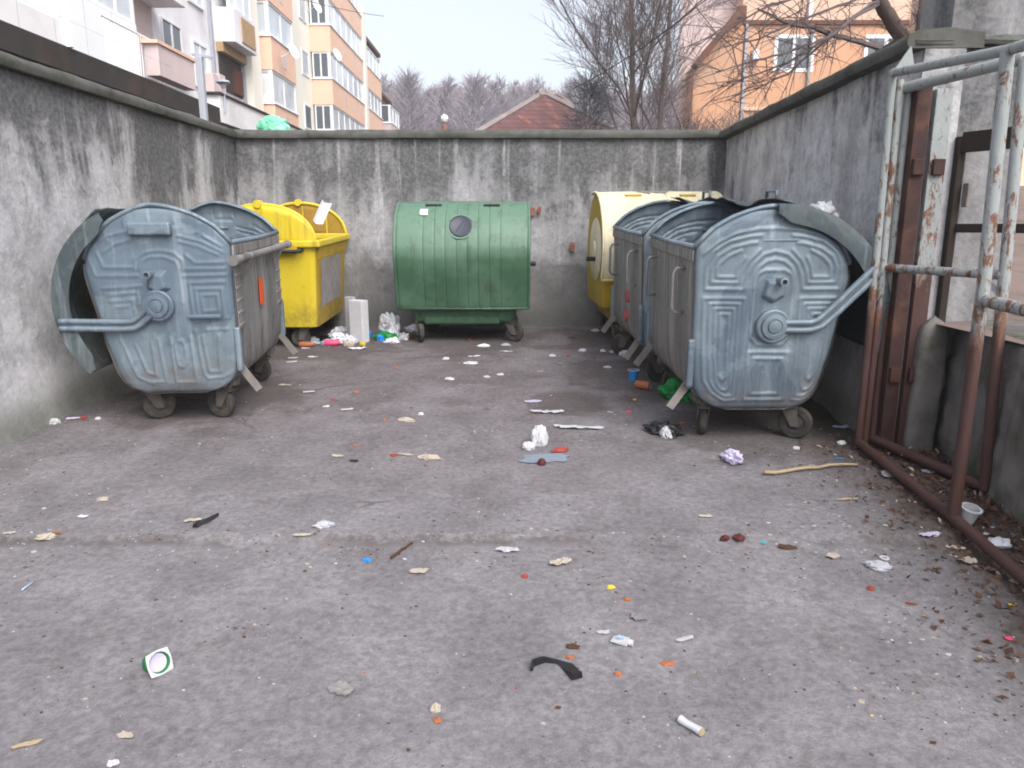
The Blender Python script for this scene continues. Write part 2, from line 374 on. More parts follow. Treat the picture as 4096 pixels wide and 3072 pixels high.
# ================================================================= THE SETTING
def gnoise(x, y):
    return .006 * noise.noise((x * 2.1, y * 2.1, 0)) + .010 * noise.noise((x * .7, y * .7, 4)) + .0025 * noise.noise((x * 14, y * 14, 9))
def yard_z(x, y):
    z = gz(x, max(y, -1.0)) + gnoise(x, y)
    yj = 2.83 + .05 * noise.noise((x * 2.0, 0, 7)) + .012 * noise.noise((x * 11, 0, 7))
    t = max(0, min(1, (y - yj) / .035))
    return z - .016 * (1 - t) * max(0, min(1, (y + 1) / 2))
xs = list(np.arange(-9, -3.2, .5)) + list(np.arange(-3.2, 2.9, .035)) + list(np.arange(2.9, 9, .6))
ys = list(np.arange(-8, 0, .5)) + list(np.arange(0, 8.3, .035))
b = MB(); b.grid([[(x, y, yard_z(x, y)) for y in ys] for x in xs], flip=True)
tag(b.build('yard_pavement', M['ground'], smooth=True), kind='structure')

M['earth'] = plain('far_earth', (.11, .10, .085), .95, 0, .4, .3, .3, 3, .1)
b = MB(); b.add([(-220, -60, -.45), (220, -60, -.45), (220, 240, -.45), (-220, 240, -.45)], [(0, 1, 2, 3)])
tag(b.build('terrain', M['earth']), kind='structure')

def wall(name, label, p0, p1, ztop, thick, mat, seed, cop=True, over=.05, cth=.085, bulge=.02, cext=(0, 0)):
    """masonry wall between p0 and p1 whose visible face is on the left of p0->p1"""
    t = thing(name, label, 'wall', (0, 0, 0))
    p0, p1 = Vector((*p0, 0)), Vector((*p1, 0)); d = (p1 - p0); L = d.length; d.normalize(); nrm = Vector((-d.y, d.x, 0))
    n = max(2, int(L / .06)); zs = np.linspace(0, 1, 36); rows = []
    for i in range(n + 1):
        s = L * i / n; q = p0 + d * s; zb = gz(q.x, q.y) - .12; row = []
        for f in zs:
            z = zb + (ztop - zb) * f
            off = bulge * noise.noise((s * .9 + seed, z * .9, 0)) + .008 * noise.noise((s * 4 + seed, z * 4, 3)) + .003 * noise.noise((s * 17 + seed, z * 17, 5))
            off += .035 * max(0, .25 - (z - zb - .12)) / .25 * (1 + .8 * noise.noise((s * 3, seed, 0)))
            row.append(q + nrm * off + Vector((0, 0, z)))
        rows.append(row)
    b = MB(); b.grid(rows, flip=False)
    back = [[p0 + d * (L * i / n) - nrm * thick + Vector((0, 0, z)) for z in (-.4, ztop)] for i in range(n + 1)]
    b.grid(back, flip=True)
    b.grid([[rows[0][0], rows[0][-1]], [back[0][0], back[0][1]]], flip=True); b.grid([[rows[-1][0], rows[-1][-1]], [back[-1][0], back[-1][1]]])
    b.grid([[r[-1] for r in rows], [q[1] for q in back]])
    b.build('masonry', mat, t, smooth=False, autos=50)
    if cop:
        m = int(L / .09); rr = []
        for i in range(m + 1):
            s = -cext[0] + (L + cext[0] + cext[1]) * i / m; q = p0 + d * s
            e = [.012 * noise.noise((s * 2.3 + seed, k * 5, 0)) + .006 * noise.noise((s * 9 + seed, k * 5, 1)) for k in range(8)]
            z0, z1 = ztop + .003, ztop + cth
            prof = [(over + e[0], z0 + e[1] * .4), (over + .012 + e[2], z0 + .03), (over + .004 + e[3], z1 - .02 + e[4]), (over - .03, z1 + e[5]),
                    (-thick * .5, z1 + .015 + e[6]), (-thick - over, z1 - .01 + e[7]), (-thick - over, z0), (over + e[0], z0 + e[1] * .4)]
            rr.append([q + nrm * a + Vector((0, 0, z)) for a, z in prof])
        b = MB(); b.grid(rr)
        b.add([tuple(q) for q in rr[0][:-1]], [tuple(range(7))]); b.add([tuple(q) for q in rr[-1][:-1]], [tuple(range(7))[::-1]])
        b.build('coping', M['coping'], t, autos=60)
    return t
wl = wall('yard_wall', 'long grey plastered wall on the left side of the yard, dark stains near its top', (-2.84, 7.93), (-2.90, 0.6), 2.115, .22, M['wall_l'], 1.0, bulge=.03)
wb = wall('yard_wall', 'grey stained wall across the back of the yard, behind the green container', (2.20, 7.94), (-2.84, 7.94), 2.115, .22, M['wall_b'], 9.0, bulge=.02, cext=(.05, .03))
wr = wall('yard_wall', 'streaked grey wall on the right side behind the galvanised bins', (2.075, 3.98), (2.20, 7.93), 2.115, .2, M['wall_r'], 17.0, over=.085)
# bare bricks where the plaster has gone
M['brick'] = plain('bare_red_brick', (.26, .095, .07), .9, 0, .4, 18, .6, 40, .1, (.3, .28, .27), .5)
def brick(pos, ww, hh):
    x, y, z = pos; b = MB(); P = []
    for i in range(7):
        a = 2 * PI * i / 7; r = 1 + .25 * noise.noise((i * 3.1, x, z))
        P.append((x + ww * math.cos(a) * r, z + hh * math.sin(a) * r))
    b.add([(px, 7.90, pz) for px, pz in P] + [(px, 7.95, pz) for px, pz in P], [tuple(range(7))] + [(i, (i+1) % 7, (i+1) % 7 + 7, i + 7) for i in range(7)])
    b.build('bare_brick', M['brick'], wb)
brick((0.212, 7.9, 1.389), .035, .045); brick((0.284, 7.9, 1.407), .022, .035); brick((0.631, 7.9, 1.029), .03, .05)

# end pillar of the right wall
t = thing('wall_pillar', 'stained mossy pillar at the near end of the right wall, beside the open gate', 'pillar', (0, 0, 0))
b = MB(); n = 14; rows = []
def pil(x0, x1, y, z0, z1, nz=30, nx=10):
    return [[(x, y + .012 * noise.noise((x * 5, z * 5, 2)) + .006 * noise.noise((x * 15, z * 15, 2)), z) for z in np.linspace(z0, z1, nz)] for x in np.linspace(x0, x1, nx)]
P_ = pil(2.08, 2.60, 4.0, 0, 2.13); b.grid(P_)
b.add([(2.08, 4.0, 0), (2.08, 4.0, 2.13), (2.08, 4.3, 2.13), (2.08, 4.3, 0), (2.60, 4.0, 0), (2.60, 4.0, 2.13), (2.60, 4.3, 2.13), (2.60, 4.3, 0)],
      [(0, 1, 2, 3), (7, 6, 5, 4), (1, 5, 6, 2), (3, 2, 6, 7)])
b.build('pillar_body', M['pillar'], t, autos=50)
b = MB(); rr = []
for i in range(13):
    x = 2.02 + .72 * i / 12; e = .022 * noise.noise((x * 9, 0, 1))
    rr.append([(x, 3.985 + e, 2.135), (x, 3.975 + e, 2.155), (x, 4.03 + e, 2.19 + 2 * e), (x, 4.2, 2.215 + 2 * e), (x, 4.33, 2.20), (x, 4.33, 2.135), (x, 3.975 + e, 2.135)])
b.grid(rr, flip=True); b.add(rr[0][:-1], [tuple(range(6))]); b.add(rr[-1][:-1], [tuple(range(6))[::-1]])
b.build('pillar_cap', M['coping'], t, autos=60)

b = MB(); b.grid([[(x, 4.36 + .014 * noise.noise((x * 5, z * 5, 8)), z) for z in np.linspace(1.6, 3.6, 30)] for x in np.linspace(2.40, 2.86, 9)])
b.add([(2.40, 4.36, 1.6), (2.40, 4.36, 3.6), (2.40, 4.7, 3.6), (2.40, 4.7, 1.6), (2.86, 4.36, 1.6), (2.86, 4.36, 3.6), (2.86, 4.7, 3.6), (2.86, 4.7, 1.6)], [(0, 1, 2, 3), (7, 6, 5, 4), (1, 5, 6, 2), (3, 2, 6, 7), (0, 3, 7, 4)])
b.build('upper_pier', M['pier'], t, autos=50)
# low retaining wall and the terrace above it
t = thing('retaining_wall', 'low rough mossy concrete wall on the right behind the gate', 'wall', (0, 0, 0))
line = [(2.40, 3.99), (2.27, 3.3), (2.20, 2.9), (2.10, 2.2), (1.98, 1.2), (1.95, -1.0)]
pts = []
for (a, c_) in zip(line[:-1], line[1:]):
    for k in range(24): pts.append((a[0] + (c_[0] - a[0]) * k / 24, a[1] + (c_[1] - a[1]) * k / 24))
pts.append(line[-1]); rows = []; tops = []
for (x, y) in pts:
    zb = gz(x, max(y, -1)) - .1; row = []
    for f in np.linspace(0, 1, 22):
        z = zb + (.72 - zb) * f
        row.append((x + .05 * (1 - f) * -1 + .03 * noise.noise((y * 3, z * 3, 1)) + .016 * noise.noise((y * 11, z * 11, 1)) + .01 * noise.noise((y * 27, z * 27, 1)), y, z))
    rows.append(row); tops.append([row[-1], (x + .05, y, .745 + .012 * noise.noise((y * 6, 0, 0))), (x + .34, y, .75)])
b = MB(); b.grid(rows, flip=True); b.grid(tops, flip=True)
b.grid([[q[2] for q in tops], [(q[2][0], q[2][1], -.3) for q in tops]], flip=True)
b.build('wall_face', M['lowwall'], t, autos=60)
M['terr'] = plain('pinkish_terrace_earth', (.21, .165, .15), .95, 0, .45, 3, .6, 12, .1, (.10, .065, .05), .6)
b = MB()
b.grid([[(x, y, .74 + .13 * max(0, y - 4.6) + .03 * noise.noise((x, y, 0)) * min(1, max(0, x - 2.5))) for y in np.arange(-1, 18, .4)] for x in list(np.arange(2.24, 3.2, .16)) + list(np.arange(3.2, 14, .6))], flip=True)
tag(b.build('terrace', M['terr'], smooth=True), kind='structure')
# rounded concrete stub beside the gate posts
t = thing('concrete_stub', 'low mossy concrete block with rounded shoulder between the gate posts and the low wall', 'post', (2.235, 3.93, 0))
b = MB(); rr = []
for i in range(17):
    f = i / 16; z = .02 + .76 * f; k = math.sqrt(max(0.0, 1 - max(0, (f - .84) / .16) ** 2)) if f > .84 else 1
    rr.append([(.078 * k * math.copysign(abs(math.cos(a)) ** .6, math.cos(a)) + .02 * f + .008 * noise.noise((math.cos(a) * 2, math.sin(a) * 2, z * 6)), .075 * k * math.copysign(abs(math.sin(a)) ** .6, math.sin(a)) * .7 + .012 * noise.noise((math.cos(a) * 3, z * 9, 4)), z) for a in np.linspace(0, 2 * PI, 25)])
b.grid(rr); b.build('stub', M['lowwall'], t, smooth=True)

# ---------------------------------------------------------------- steel gate, folded open
def post(name, label, x, y, w_, d_, z1, mat):
    t = thing(name, label, 'post', (x, y, 0)); b = MB(); zb = gz(x, y) - .05
    b.box((-w_/2, -.006, zb), (w_/2, .006, z1)); b.box((-w_/2, .006, zb), (-w_/2 + .012, d_, z1)); b.box((w_/2 - .012, .006, zb), (w_/2, d_, z1))
    bev(b.build('steel_channel', mat, t), .003)
    for zl in (.42, 1.5): b = MB(); b.box((-.03, -.03, zl), (.03, -.0065, zl + .08)); bev(b.build('hinge_lug', M['redsteel'], t), .004)
post('gate_post', 'dark red steel channel post between the gate and the wall pillar', 2.065, 3.93, .075, .05, 1.93, M['redsteel'])
post('gate_post', 'rusty pale channel post standing right of the dark red gate post', 2.175, 3.945, .085, .05, 1.92, M['rustpaint'])
t = thing('gate_leaf', 'nearer open gate leaf of white tubes turning dark red below', 'gate', (1.92, 3.95, 0))
def loc(o, *ps): return [(p[0] - o[0], p[1] - o[1], p[2] - o[2]) for p in ps]
O = (1.92, 3.95, 0)
b = MB(); b.tube(loc(O, (1.92, 3.95, .0), (1.922, 3.96, 1.0), (1.92, 3.98, 2.0)), .020, 10); b.build('upright', M['paint'], t, smooth=True, autos=40)
b = MB(); b.tube(loc(O, (1.962, 3.965, .02), (1.965, 3.97, 1.0), (1.965, 3.99, 1.97)), .020, 10); b.build('upright', M['paint'], t, autos=40)
b = MB(); b.tube(loc(O, (1.867, 2.945, .03), (1.868, 2.95, 1.0), (1.867, 2.99, 1.89)), .025, 12); b.build('upright', M['paint'], t, autos=40)
b = MB(); b.tube(loc(O, (1.79, 1.95, -.03), (1.79, 1.95, 1.83)), .028, 12); b.build('upright', M['paint'], t, autos=40)
b = MB(); b.tube(loc(O, (1.92, 3.955, .075), (1.87, 2.97, .04), (1.79, 1.95, -.005)), .024, 10); b.build('bottom_rail', M['paint'], t, autos=40)
b = MB(); b.tube(loc(O, (1.92, 3.98, 2.0), (1.867, 2.99, 1.895), (1.79, 1.95, 1.83)), .021, 10); b.build('top_rail', M['paint'], t, autos=40)
b = MB(); b.tube(loc(O, (1.867, 2.95, .96), (1.79, 1.95, .935)), .025, 10); b.build('middle_rail', M['paint'], t, autos=40)
b = MB(); b.add(loc(O, (1.89, 3.93, 1.985), (2.02, 3.97, 2.03), (1.985, 3.95, 2.12), (1.89, 3.945, 1.985), (2.02, 3.985, 2.03), (1.985, 3.965, 2.12)), [(0, 1, 2), (5, 4, 3), (0, 3, 4, 1), (1, 4, 5, 2), (2, 5, 3, 0)])
b.build('corner_gusset', M['paint'], t)
t = thing('gate_leaf', 'rear open gate leaf of thinner rusty tubes next to the low mossy wall', 'gate', (2.03, 4.06, 0)); O = (2.03, 4.06, 0)
b = MB(); b.tube(loc(O, (2.015, 3.99, .02), (2.02, 4.0, 1.94)), .021, 10); b.build('upright', M['paint'], t, autos=40)
b = MB(); b.tube(loc(O, (2.205, 3.28, .04), (2.21, 3.35, 1.0), (2.215, 3.42, 1.96)), .025, 12); b.build('upright', M['paint'], t, autos=40)
b = MB(); b.tube(loc(O, (2.015, 3.99, .085), (2.205, 3.28, .055)), .027, 10); b.build('bottom_rail', M['paint'], t, autos=40)
b = MB(); b.tube(loc(O, (1.99, 4.0, 1.93), (2.212, 3.42, 1.955)), .027, 10); b.build('top_rail', M['paint'], t, autos=40)
b = MB(); b.tube(loc(O, (1.975, 3.99, 1.03), (2.205, 3.35, 1.03)), .022, 10); b.build('middle_rail', M['paint'], t, autos=40)
b = MB(); b.bar(*loc(O, (2.15, 3.42, 1.02), (2.215, 3.34, .93)), .02, .02); b.build('latch_stay', M['paint'], t)

# dark fence on the terrace
t = thing('railing', 'dark brown metal railing on the terrace behind the gate', 'railing', (2.29, 3.93, .7)); O = (2.29, 3.93, .7)
b = MB(); b.bar(*loc(O, (2.29, 3.93, 1.66), (2.90, 2.67, 1.66)), .03, .10); bev(b.build('rail', M['brownmetal'], t), .004)
b = MB(); b.bar(*loc(O, (2.31, 3.93, 1.235), (2.90, 2.67, 1.235)), .03, .045); bev(b.build('rail', M['brownmetal'], t), .004)
b = MB(); b.bar(*loc(O, (2.29, 3.95, .72), (2.29, 3.95, 1.69)), .045, .04); bev(b.build('railing_post', M['brownmetal'], t), .004)
b = MB(); b.bar(*loc(O, (2.32, 3.9, 1.34), (2.32, 3.9, 1.46)), .05, .02); bev(b.build('lock_box', M['plate'], t), .004)

# pole and wire mesh on the left wall
t = thing('fence_pole', 'pale grey metal pole with a small bracket on top of the left wall', 'pole', (-2.90, 7.35, 2.2))
b = MB(); b.box((-.03, -.03, -.08), (.03, .03, .58)); bev(b.build('pole', M['post'], t), .006)
b = MB(); b.bar((-.07, 0, .60), (.12, 0, .57), .02, .025); bev(b.build('bracket', M['post'], t), .003)
t = thing('mesh_fence', 'thin wire mesh fence above the left wall', 'fence', (-3.02, 1.0, 2.2))
b = MB()
for k in range(16): b.tube([(.01 * noise.noise((k, 0, 0)), .1 + k * .38, .0), (.02 * noise.noise((k, 3, 0)), .1 + k * .38, .62)], .0007, 3)
for k in range(4): b.tube([(0, 0, .02 + k * .2), (0, 3, .01 + k * .2), (.0, 6.02, .02 + k * .2)], .0007, 3)
b.build('wire_mesh', M['wire'], t)
b = MB(); b.tube([(0, 3.02, -.05), (0, 3.02, .64)], .008, 6); b.build('mesh_post', M['wire'], t)

# ================================================================= BACKGROUND: BUILDINGS
M['r_grey'] = plain('lilac_grey_render', (.82, .81, .84), .9, 0, .12, .8, .2, 14, .1, (.42, .40, .42), .4)
M['r_cream'] = plain('cream_render', (.85, .83, .74), .9, 0, .07, .8, .2, 14, .1)
M['r_orange'] = plain('apricot_render', (.82, .55, .41), .9, 0, .10, 1.2, .2, 14, .1)
M['r_white'] = plain('white_panel', (.87, .89, .90), .7, 0, .08, .7, .1, 14, .2)
M['r_pink'] = plain('pale_pink_render', (.68, .56, .55), .9, 0, .12, .8, .2, 14, .1, (.45, .38, .38), .5)
M['r_salmon'] = plain('salmon_render', (.60, .34, .21), .9, 0, .14, .7, .2, 14, .1, (.50, .36, .28), .5)
M['r_salmon_lt'] = plain('light_salmon_render', (.68, .47, .36), .9, 0, .10, .7, .2, 14, .1)
M['r_dark'] = plain('recess_shade', (.06, .05, .045), .9, 0, .4, 1.2, .2, 14, .1)  # near-black colour stands in for shade inside openings and under bays
M['slab'] = plain('stained_white_parapet', (.80, .79, .80), .9, 0, .1, 1.0, .2, 14, .1, (.45, .43, .42), .6)
M['eave_shade'] = plain('dark_eave_and_shade', (.05, .045, .043), .9, 0, .4, 2, .4, 14, .1, (.085, .055, .04), .6)  # dark eave colour, also painted in for the shade under the annex slab
M['brown'] = plain('brown_boards', (.13, .05, .03), .8, 0, .4, 3, .3, 14, .2)
M['blind'] = plain('tan_blind', (.45, .31, .17), .8, 0, .3, 6, .2, 14, .2)
M['frame'] = plain('white_window_frame', (.82, .83, .85), .5, 0, .05, 4, .05, 30, .3)
k = N('window_glass'); M['glass'] = k.out((.10, .12, .14), .08, 0, None, .6)
k = N('bright_glass'); M['glassw'] = k.out(k.mix(k.sm(k.noise(k.obj(), .8, 2), .35, .65), (.52, .57, .62), (.76, .79, .82)), .12, 0, None, .6)
M['roofedge'] = plain('brown_roof_edge', (.16, .075, .045), .8, 0, .3, 2, .2, 14, .2)

def pbox(parent, name, mat, a, b_, bevel=0):
    q = MB(); q.box(a, b_); o = q.build(name, mat, parent)
    return o
def window(parent, ax, pos, a0, a1, z0, z1, out, glass='glass', nm=2, fr=.07, dep=.08, name='window'):
    """ax 'x': window in a plane x=pos spanning y; ax 'y': plane y=pos spanning x; out = sign of the outward side"""
    def pt(a, z, d): return (pos + out * d, a, z) if ax == 'x' else (a, pos + out * d, z)
    q = MB()
    for (u0, u1, w0, w1) in [(a0, a1, z0, z0 + fr), (a0, a1, z1 - fr, z1), (a0, a0 + fr, z0 + fr, z1 - fr), (a1 - fr, a1, z0 + fr, z1 - fr)]:
        q.box(pt(u0, w0, -.02), pt(u1, w1, dep))
    for i in range(1, nm):
        c_ = a0 + (a1 - a0) * i / nm; q.box(pt(c_ - fr * .5, z0 + fr, -.02), pt(c_ + fr * .5, z1 - fr, dep * .9))
    f = q.build(name, M['frame'], parent)
    q = MB(); q.box(pt(a0 + .01, z0 + .01, .0), pt(a1 - .01, z1 - .01, dep * .45)); q.build('pane', M[glass], f)
    return f
# --- apartment block on the left
ap = thing('apartment_block', 'long apartment block with cream and grey walls and apricot balconies on the left', 'building', (-10.5, 40, 0))
_po = Vector((-10.5, 40, 0))
class Sub:                                    # writes parts in world metres under the building's Empty
    def __init__(s, root, o): s.root = root; s.o = Vector(o)
def apb(name, mat, a, b_):
    o = pbox(ap, name, mat, Vector(a) - _po, Vector(b_) - _po); return o
def apw(ax, pos, a0, a1, z0, z1, out=1, **kw):
    if ax == 'x': return window(ap, 'x', pos + 10.5, a0 - 40, a1 - 40, z0, z1, out, **kw)
    return window(ap, 'y', pos - 40, a0 + 10.5, a1 + 10.5, z0, z1, out, **kw)
X0, XB = -10.5, -9.4
apb('wall', M['r_grey'], (-22, 8, -.4), (X0, 31.0, 14.8))
apb('wall', M['r_cream'], (-22, 31.0, -.4), (X0 + .02, 50.6, 14.8))
apb('wall', M['r_cream'], (-22, 50.6, -.4), (X0 + .04, 57.5, 13.2))
apb('wall', M['r_pink'], (-20, 57.5, -.4), (X0 + .3, 63.5, 10.9))
apb('roof', M['roofedge'], (-22.5, 7.5, 14.8), (X0 + .6, 50.9, 15.05))
apb('roof', M['roofedge'], (-22.5, 50.9, 13.2), (X0 + .9, 57.9, 13.45))
apb('roof', M['roofedge'], (-20.5, 57.9, 10.9), (X0 + .7, 64, 11.1))
apb('pilaster', M['r_cream'], (X0, 30.9, 4.2), (X0 + .35, 32.0, 14.7))
apb('pilaster', M['r_cream'], (X0, 50.0, 4.2), (XB + .1, 50.8, 14.7))
apb('drainpipe', M['post'], (X0, 27.6, 4.2), (X0 + .12, 27.75, 14.7)); apb('drainpipe', M['post'], (X0, 30.6, 4.2), (X0 + .12, 30.75, 14.7))
FL = [5.0, 7.6, 10.2, 12.8]
def bay(y0, y1, xo, fl, par='r_orange', glz='glassw', solid=False, nside=2, top=None, name='balcony', roof=True):
    z0 = fl; z1 = fl + 1.12; z2 = fl + 2.45 if top is None else top
    apb(name, M[par], (X0 + .03, y0, z0 - .14), (xo, y1, z1))
    apb('balcony_ledge', M['r_white'], (X0 + .03, y0 - .06, z1 + .003), (xo + .06, y1 + .06, z1 + .05))
    n = max(2, int((y1 - y0) / 1.3))
    apw('x', xo - .12, y0 + .02, y1 - .02, z1 + .055, z2, 1, glass=glz, nm=n, name='balcony_glazing')
    apw('y', y0 + .12, X0 + .1, xo - .14, z1 + .055, z2, -1, glass='glass' if nside > 1 else glz, nm=nside, name='balcony_glazing')
    apb('soffit', M['r_dark'], (X0 + .03, y0 + .05, z2 + .004), (xo - .05, y1 - .05, z2 + .1))
for fl in FL:                                  # big corner bays
    bay(41.2, 49.9, XB, fl)
for fl in FL[:3] + [12.4][:0]: bay(51.2, 56.6, XB, fl)
for fl in FL[:2]: bay(58.4, 62.8, XB + .35, fl, par='r_pink' if fl > 6 else 'r_orange')
for fl in FL: bay(32.2, 35.6, X0 + .75, fl, nside=1)
for fl in FL:                                  # little vents let into the apricot parapets
    for yy in (44.2, 46.8, 48.6): apb('parapet_slot', M['r_pink'], (XB - .02, yy, fl + .2), (XB + .012, yy + .35, fl + .85))
    apb('parapet_slot', M['r_pink'], (X0 + .72, 33.6, fl + .2), (X0 + .762, 34.2, fl + .85))
for fl in FL:                                  # small stairwell and bathroom windows
    apw('x', X0 + .02, 36.5, 38.0, fl + 1.05, fl + 2.25, 1, glass='glassw' if fl > 7 else 'glass', nm=1, dep=.05)
    apw('x', X0 + .02, 39.4, 40.7, fl + 1.05, fl + 2.25, 1, glass='glassw' if fl > 7 else 'glass', nm=1, dep=.05)
for fl in FL:
    apw('x', X0, 23.8, 25.2, fl + 1.05, fl + 2.35, 1, nm=2); apw('x', X0, 26.0, 27.2, fl + .75, fl + 2.2, 1, nm=2, glass='glassw')
    apb('window_sill', M['blind' if fl < 6 else 'r_salmon'], (X0, 23.6, fl + .6), (X0 + .1, 25.4, fl + .98))
# loggia as a shade-dark panel with brown curtain, boarded and glazed loggias above
apb('loggia', M['r_dark'], (X0 - .001, 28.3, 6.05), (X0 + .05, 30.5, 7.3)); apb('curtain', M['brown'], (X0 + .05, 29.5, 6.1), (X0 + .12, 30.4, 7.0))
apb('loggia_slab', M['blind'], (X0, 28.2, 7.3), (X0 + .25, 30.6, 7.62))
apb('balcony', M['r_grey'], (X0, 28.2, 7.62), (X0 + .7, 30.5, 8.75)); apb('blind', M['blind'], (X0 + .7, 28.9, 7.75), (X0 + .74, 30.3, 8.6))
apw('x', X0 + .5, 28.2, 30.5, 8.76, 10.1, 1, glass='glassw', nm=3, name='balcony_glazing')
apb('balcony', M['r_white'], (X0, 28.2, 10.2), (X0 + .7, 30.5, 11.3)); apw('x', X0 + .5, 28.2, 30.5, 11.31, 12.7, 1, glass='glassw', nm=3, name='balcony_glazing')
# white boxed-in balconies nearest the camera and the recess beside them
for fl in FL[:3]:
    apb('balcony', M['r_white'], (X0, 16.6, fl - .1), (XB, 20.0, fl + 1.15))
    apw('x', XB - .1, 16.6, 20.0, fl + 1.16, fl + 2.5, 1, glass='glassw', nm=4, name='balcony_glazing')
    apw('y', 16.7, X0 + .1, XB - .12, fl + .9, fl + 2.2, -1, glass='glass', nm=1, name='balcony_glazing')
    apb('balcony_slab', M['r_grey'], (X0, 20.0, fl - .16), (X0 + 1.0, 23.4, fl + .0)); apb('loggia', M['r_pink'], (X0, 20.1, fl), (X0 + .02, 23.3, fl + 2.4))
    apw('x', X0 + .02, 20.6, 21.6, fl + .1, fl + 2.2, 1, nm=1)
    apb('balcony', M['r_white'], (X0, 10.5, fl - .1), (XB, 14.9, fl + 1.1)); apw('x', XB - .1, 10.5, 14.9, fl + 1.11, fl + 2.5, 1, glass='glassw', nm=4, name='balcony_glazing')
# balcony rails, clutter
q = MB()
for kk in range(40): q.tube([(1.1, -21.6 + kk * .125, 4.95), (1.1, -21.6 + kk * .125, 5.95)], .014, 4)
q.tube([(1.1, -21.7, 5.95), (1.1, -16.6, 5.95)], .025, 5); q.build('balcony_rail', M['r_white'], ap)
q = MB(); q.box((1.15, -19.8, 5.0), (1.5, -17.6, 5.75)); q.build('balcony', M['r_pink'], ap); q = MB(); q.box((1.1, -19.9, 5.76), (1.55, -17.5, 5.84)); q.build('balcony_ledge', M['r_orange'], ap)
for (yy, zz) in ((-7.0, 8.3), (1.25, 9.9), (-2.6, 11.2)):
    q = MB(); q.lathe([(0, 0), (.2, .03), (.33, .09), (.33, .1), (.2, .045), (0, .015)], 16, Matrix.Translation((1.35, yy, zz)) @ Matrix.Rotation(R(70), 4, 'Y') @ Matrix.Rotation(R(20), 4, 'X')); q.tube([(.9, yy, zz - .2), (1.34, yy, zz)], .025, 5); q.build('satellite_dish', M['r_grey'], ap)
for (yy, zz) in ((-22.5, 4.9), (-13.2, 5.6), (-12.6, 5.7)):
    q = MB(); q.box((.02, yy, zz), (.35, yy + .5, zz + .7)); q.build('cabinet', M['r_pink'], ap)
# air conditioner
q = MB(); q.box((.25, 1.3, 6.4), (.85, 1.62, 7.1)); o_ = q.build('air_conditioner', M['r_white'], ap); q = MB(); q.lathe([(.01, 0), (.2, 0), (.22, .02)], 16, Matrix.Translation((.55, 1.29, 6.75)) @ Matrix.Rotation(R(90), 4, 'X')); q.build('fan_grille', M['r_dark'], o_)

# --- single-storey annex with its parapet in front of the block
an = thing('annex', 'low annex with long white parapet and dark eaves below the apartment block', 'building', (-7.0, 20, 0)); _ao = Vector((-7, 20, 0))
def anb(name, mat, a, b_): return pbox(an, name, mat, Vector(a) - _ao, Vector(b_) - _ao)
anb('wall', M['eave_shade'], (-10.4, 7, -.4), (-8.2, 48, 3.6))  # recessed wall coloured dark as the shadowed void below the slab
anb('canopy', M['eave_shade'], (-10.4, 7, 3.60), (-6.95, 48, 3.98))
anb('parapet', M['slab'], (-7.2, 7, 3.985), (-7.0, 12.4, 4.35)); anb('parapet', M['slab'], (-7.25, 18.6, 3.66), (-6.93, 46, 4.28))
anb('parapet_cap', M['eave_shade'], (-7.3, 18.5, 4.283), (-6.88, 46.1, 4.33))
anb('brown_fascia', M['brown'], (-8.19, 7, 2.7), (-8.1, 48, 3.1))
anb('drainpipe', M['r_white'], (-6.98, 12.45, 3.985), (-6.90, 12.55, 5.6))
anb('terrace_box', M['r_white'], (-9.3, 12.8, 3.985), (-8.6, 15.2, 4.6))
q = MB(); q.tube([(.1, -1.2, 3.9), (.1, -1.2, 4.5)], .03, 6); q.lathe([(.04, 0), (.08, .08), (.17, .13), (.14, .18), (.02, .2)], 10, Matrix.Translation((.1, -1.2, 4.45))); q.build('lamp', M['post'], an)
q = MB(); q.box((.08, 6.6, 3.96), (.35, 7.0, 4.06)); q.box((.05, 6.3, 3.9), (.12, 7.2, 4.16)); q.build('floodlight', M['post'], an)

# --- red tiled house behind the back wall
def m_tiles():
    k = N('old_red_tiles'); p = k.obj(); x, y, z = k.sep(p)
    rowv = k.math('MULTIPLY', z, 5.4); fr = k.math('FRACT', rowv); rid = k.math('FLOOR', rowv)
    colv = k.math('ADD', k.math('MULTIPLY', k.math('ADD', x, y), 4.6), k.math('MULTIPLY', rid, .5)); cid = k.math('FLOOR', colv)
    wn = k.n('TexWhiteNoise', noise_dimensions='3D'); k.lk(k.comb(cid, rid, 0), wn.inputs[0]); rnd = wn.outputs['Value']
    c = k.mix(rnd, (.165, .085, .085), (.235, .12, .115)); c = k.mix(k.math('GREATER_THAN', rnd, .95), c, (.33, .14, .10))
    c = k.mix(k.math('MULTIPLY', k.sm(k.noise(p, .7, 5, .6), .45, .65), .35), c, (.15, .10, .115))
    c = k.mix(k.math('MULTIPLY', k.math('SUBTRACT', 1, k.sm(fr, .0, .22)), .75), c, (.04, .022, .024))
    fx = k.math('ABSOLUTE', k.math('SUBTRACT', k.math('FRACT', colv), .5))
    c = k.mix(k.math('MULTIPLY', k.sm(fx, .42, .5), .45), c, (.05, .025, .025))
    return k.out(c, .9, 0, k.bump(fr, .6, .03), .1)
M['tiles'] = m_tiles()
hs_ = thing('tiled_house', 'house with an old red tiled hip roof showing over the back wall', 'house', (2.0, 31, 0)); _ho = Vector((2, 31, 0))
ap_ = Vector((1.25, 31, 6.35)); ev = [Vector((-3.2, 27.2, 3.3)), Vector((6.6, 28.2, 3.3)), Vector((6.9, 35.6, 3.3)), Vector((-3.0, 35.2, 3.3))]
ridge2 = Vector((1.9, 31.8, 6.35))
b = MB(); V = [q - _ho for q in ev + [ap_, ridge2]]
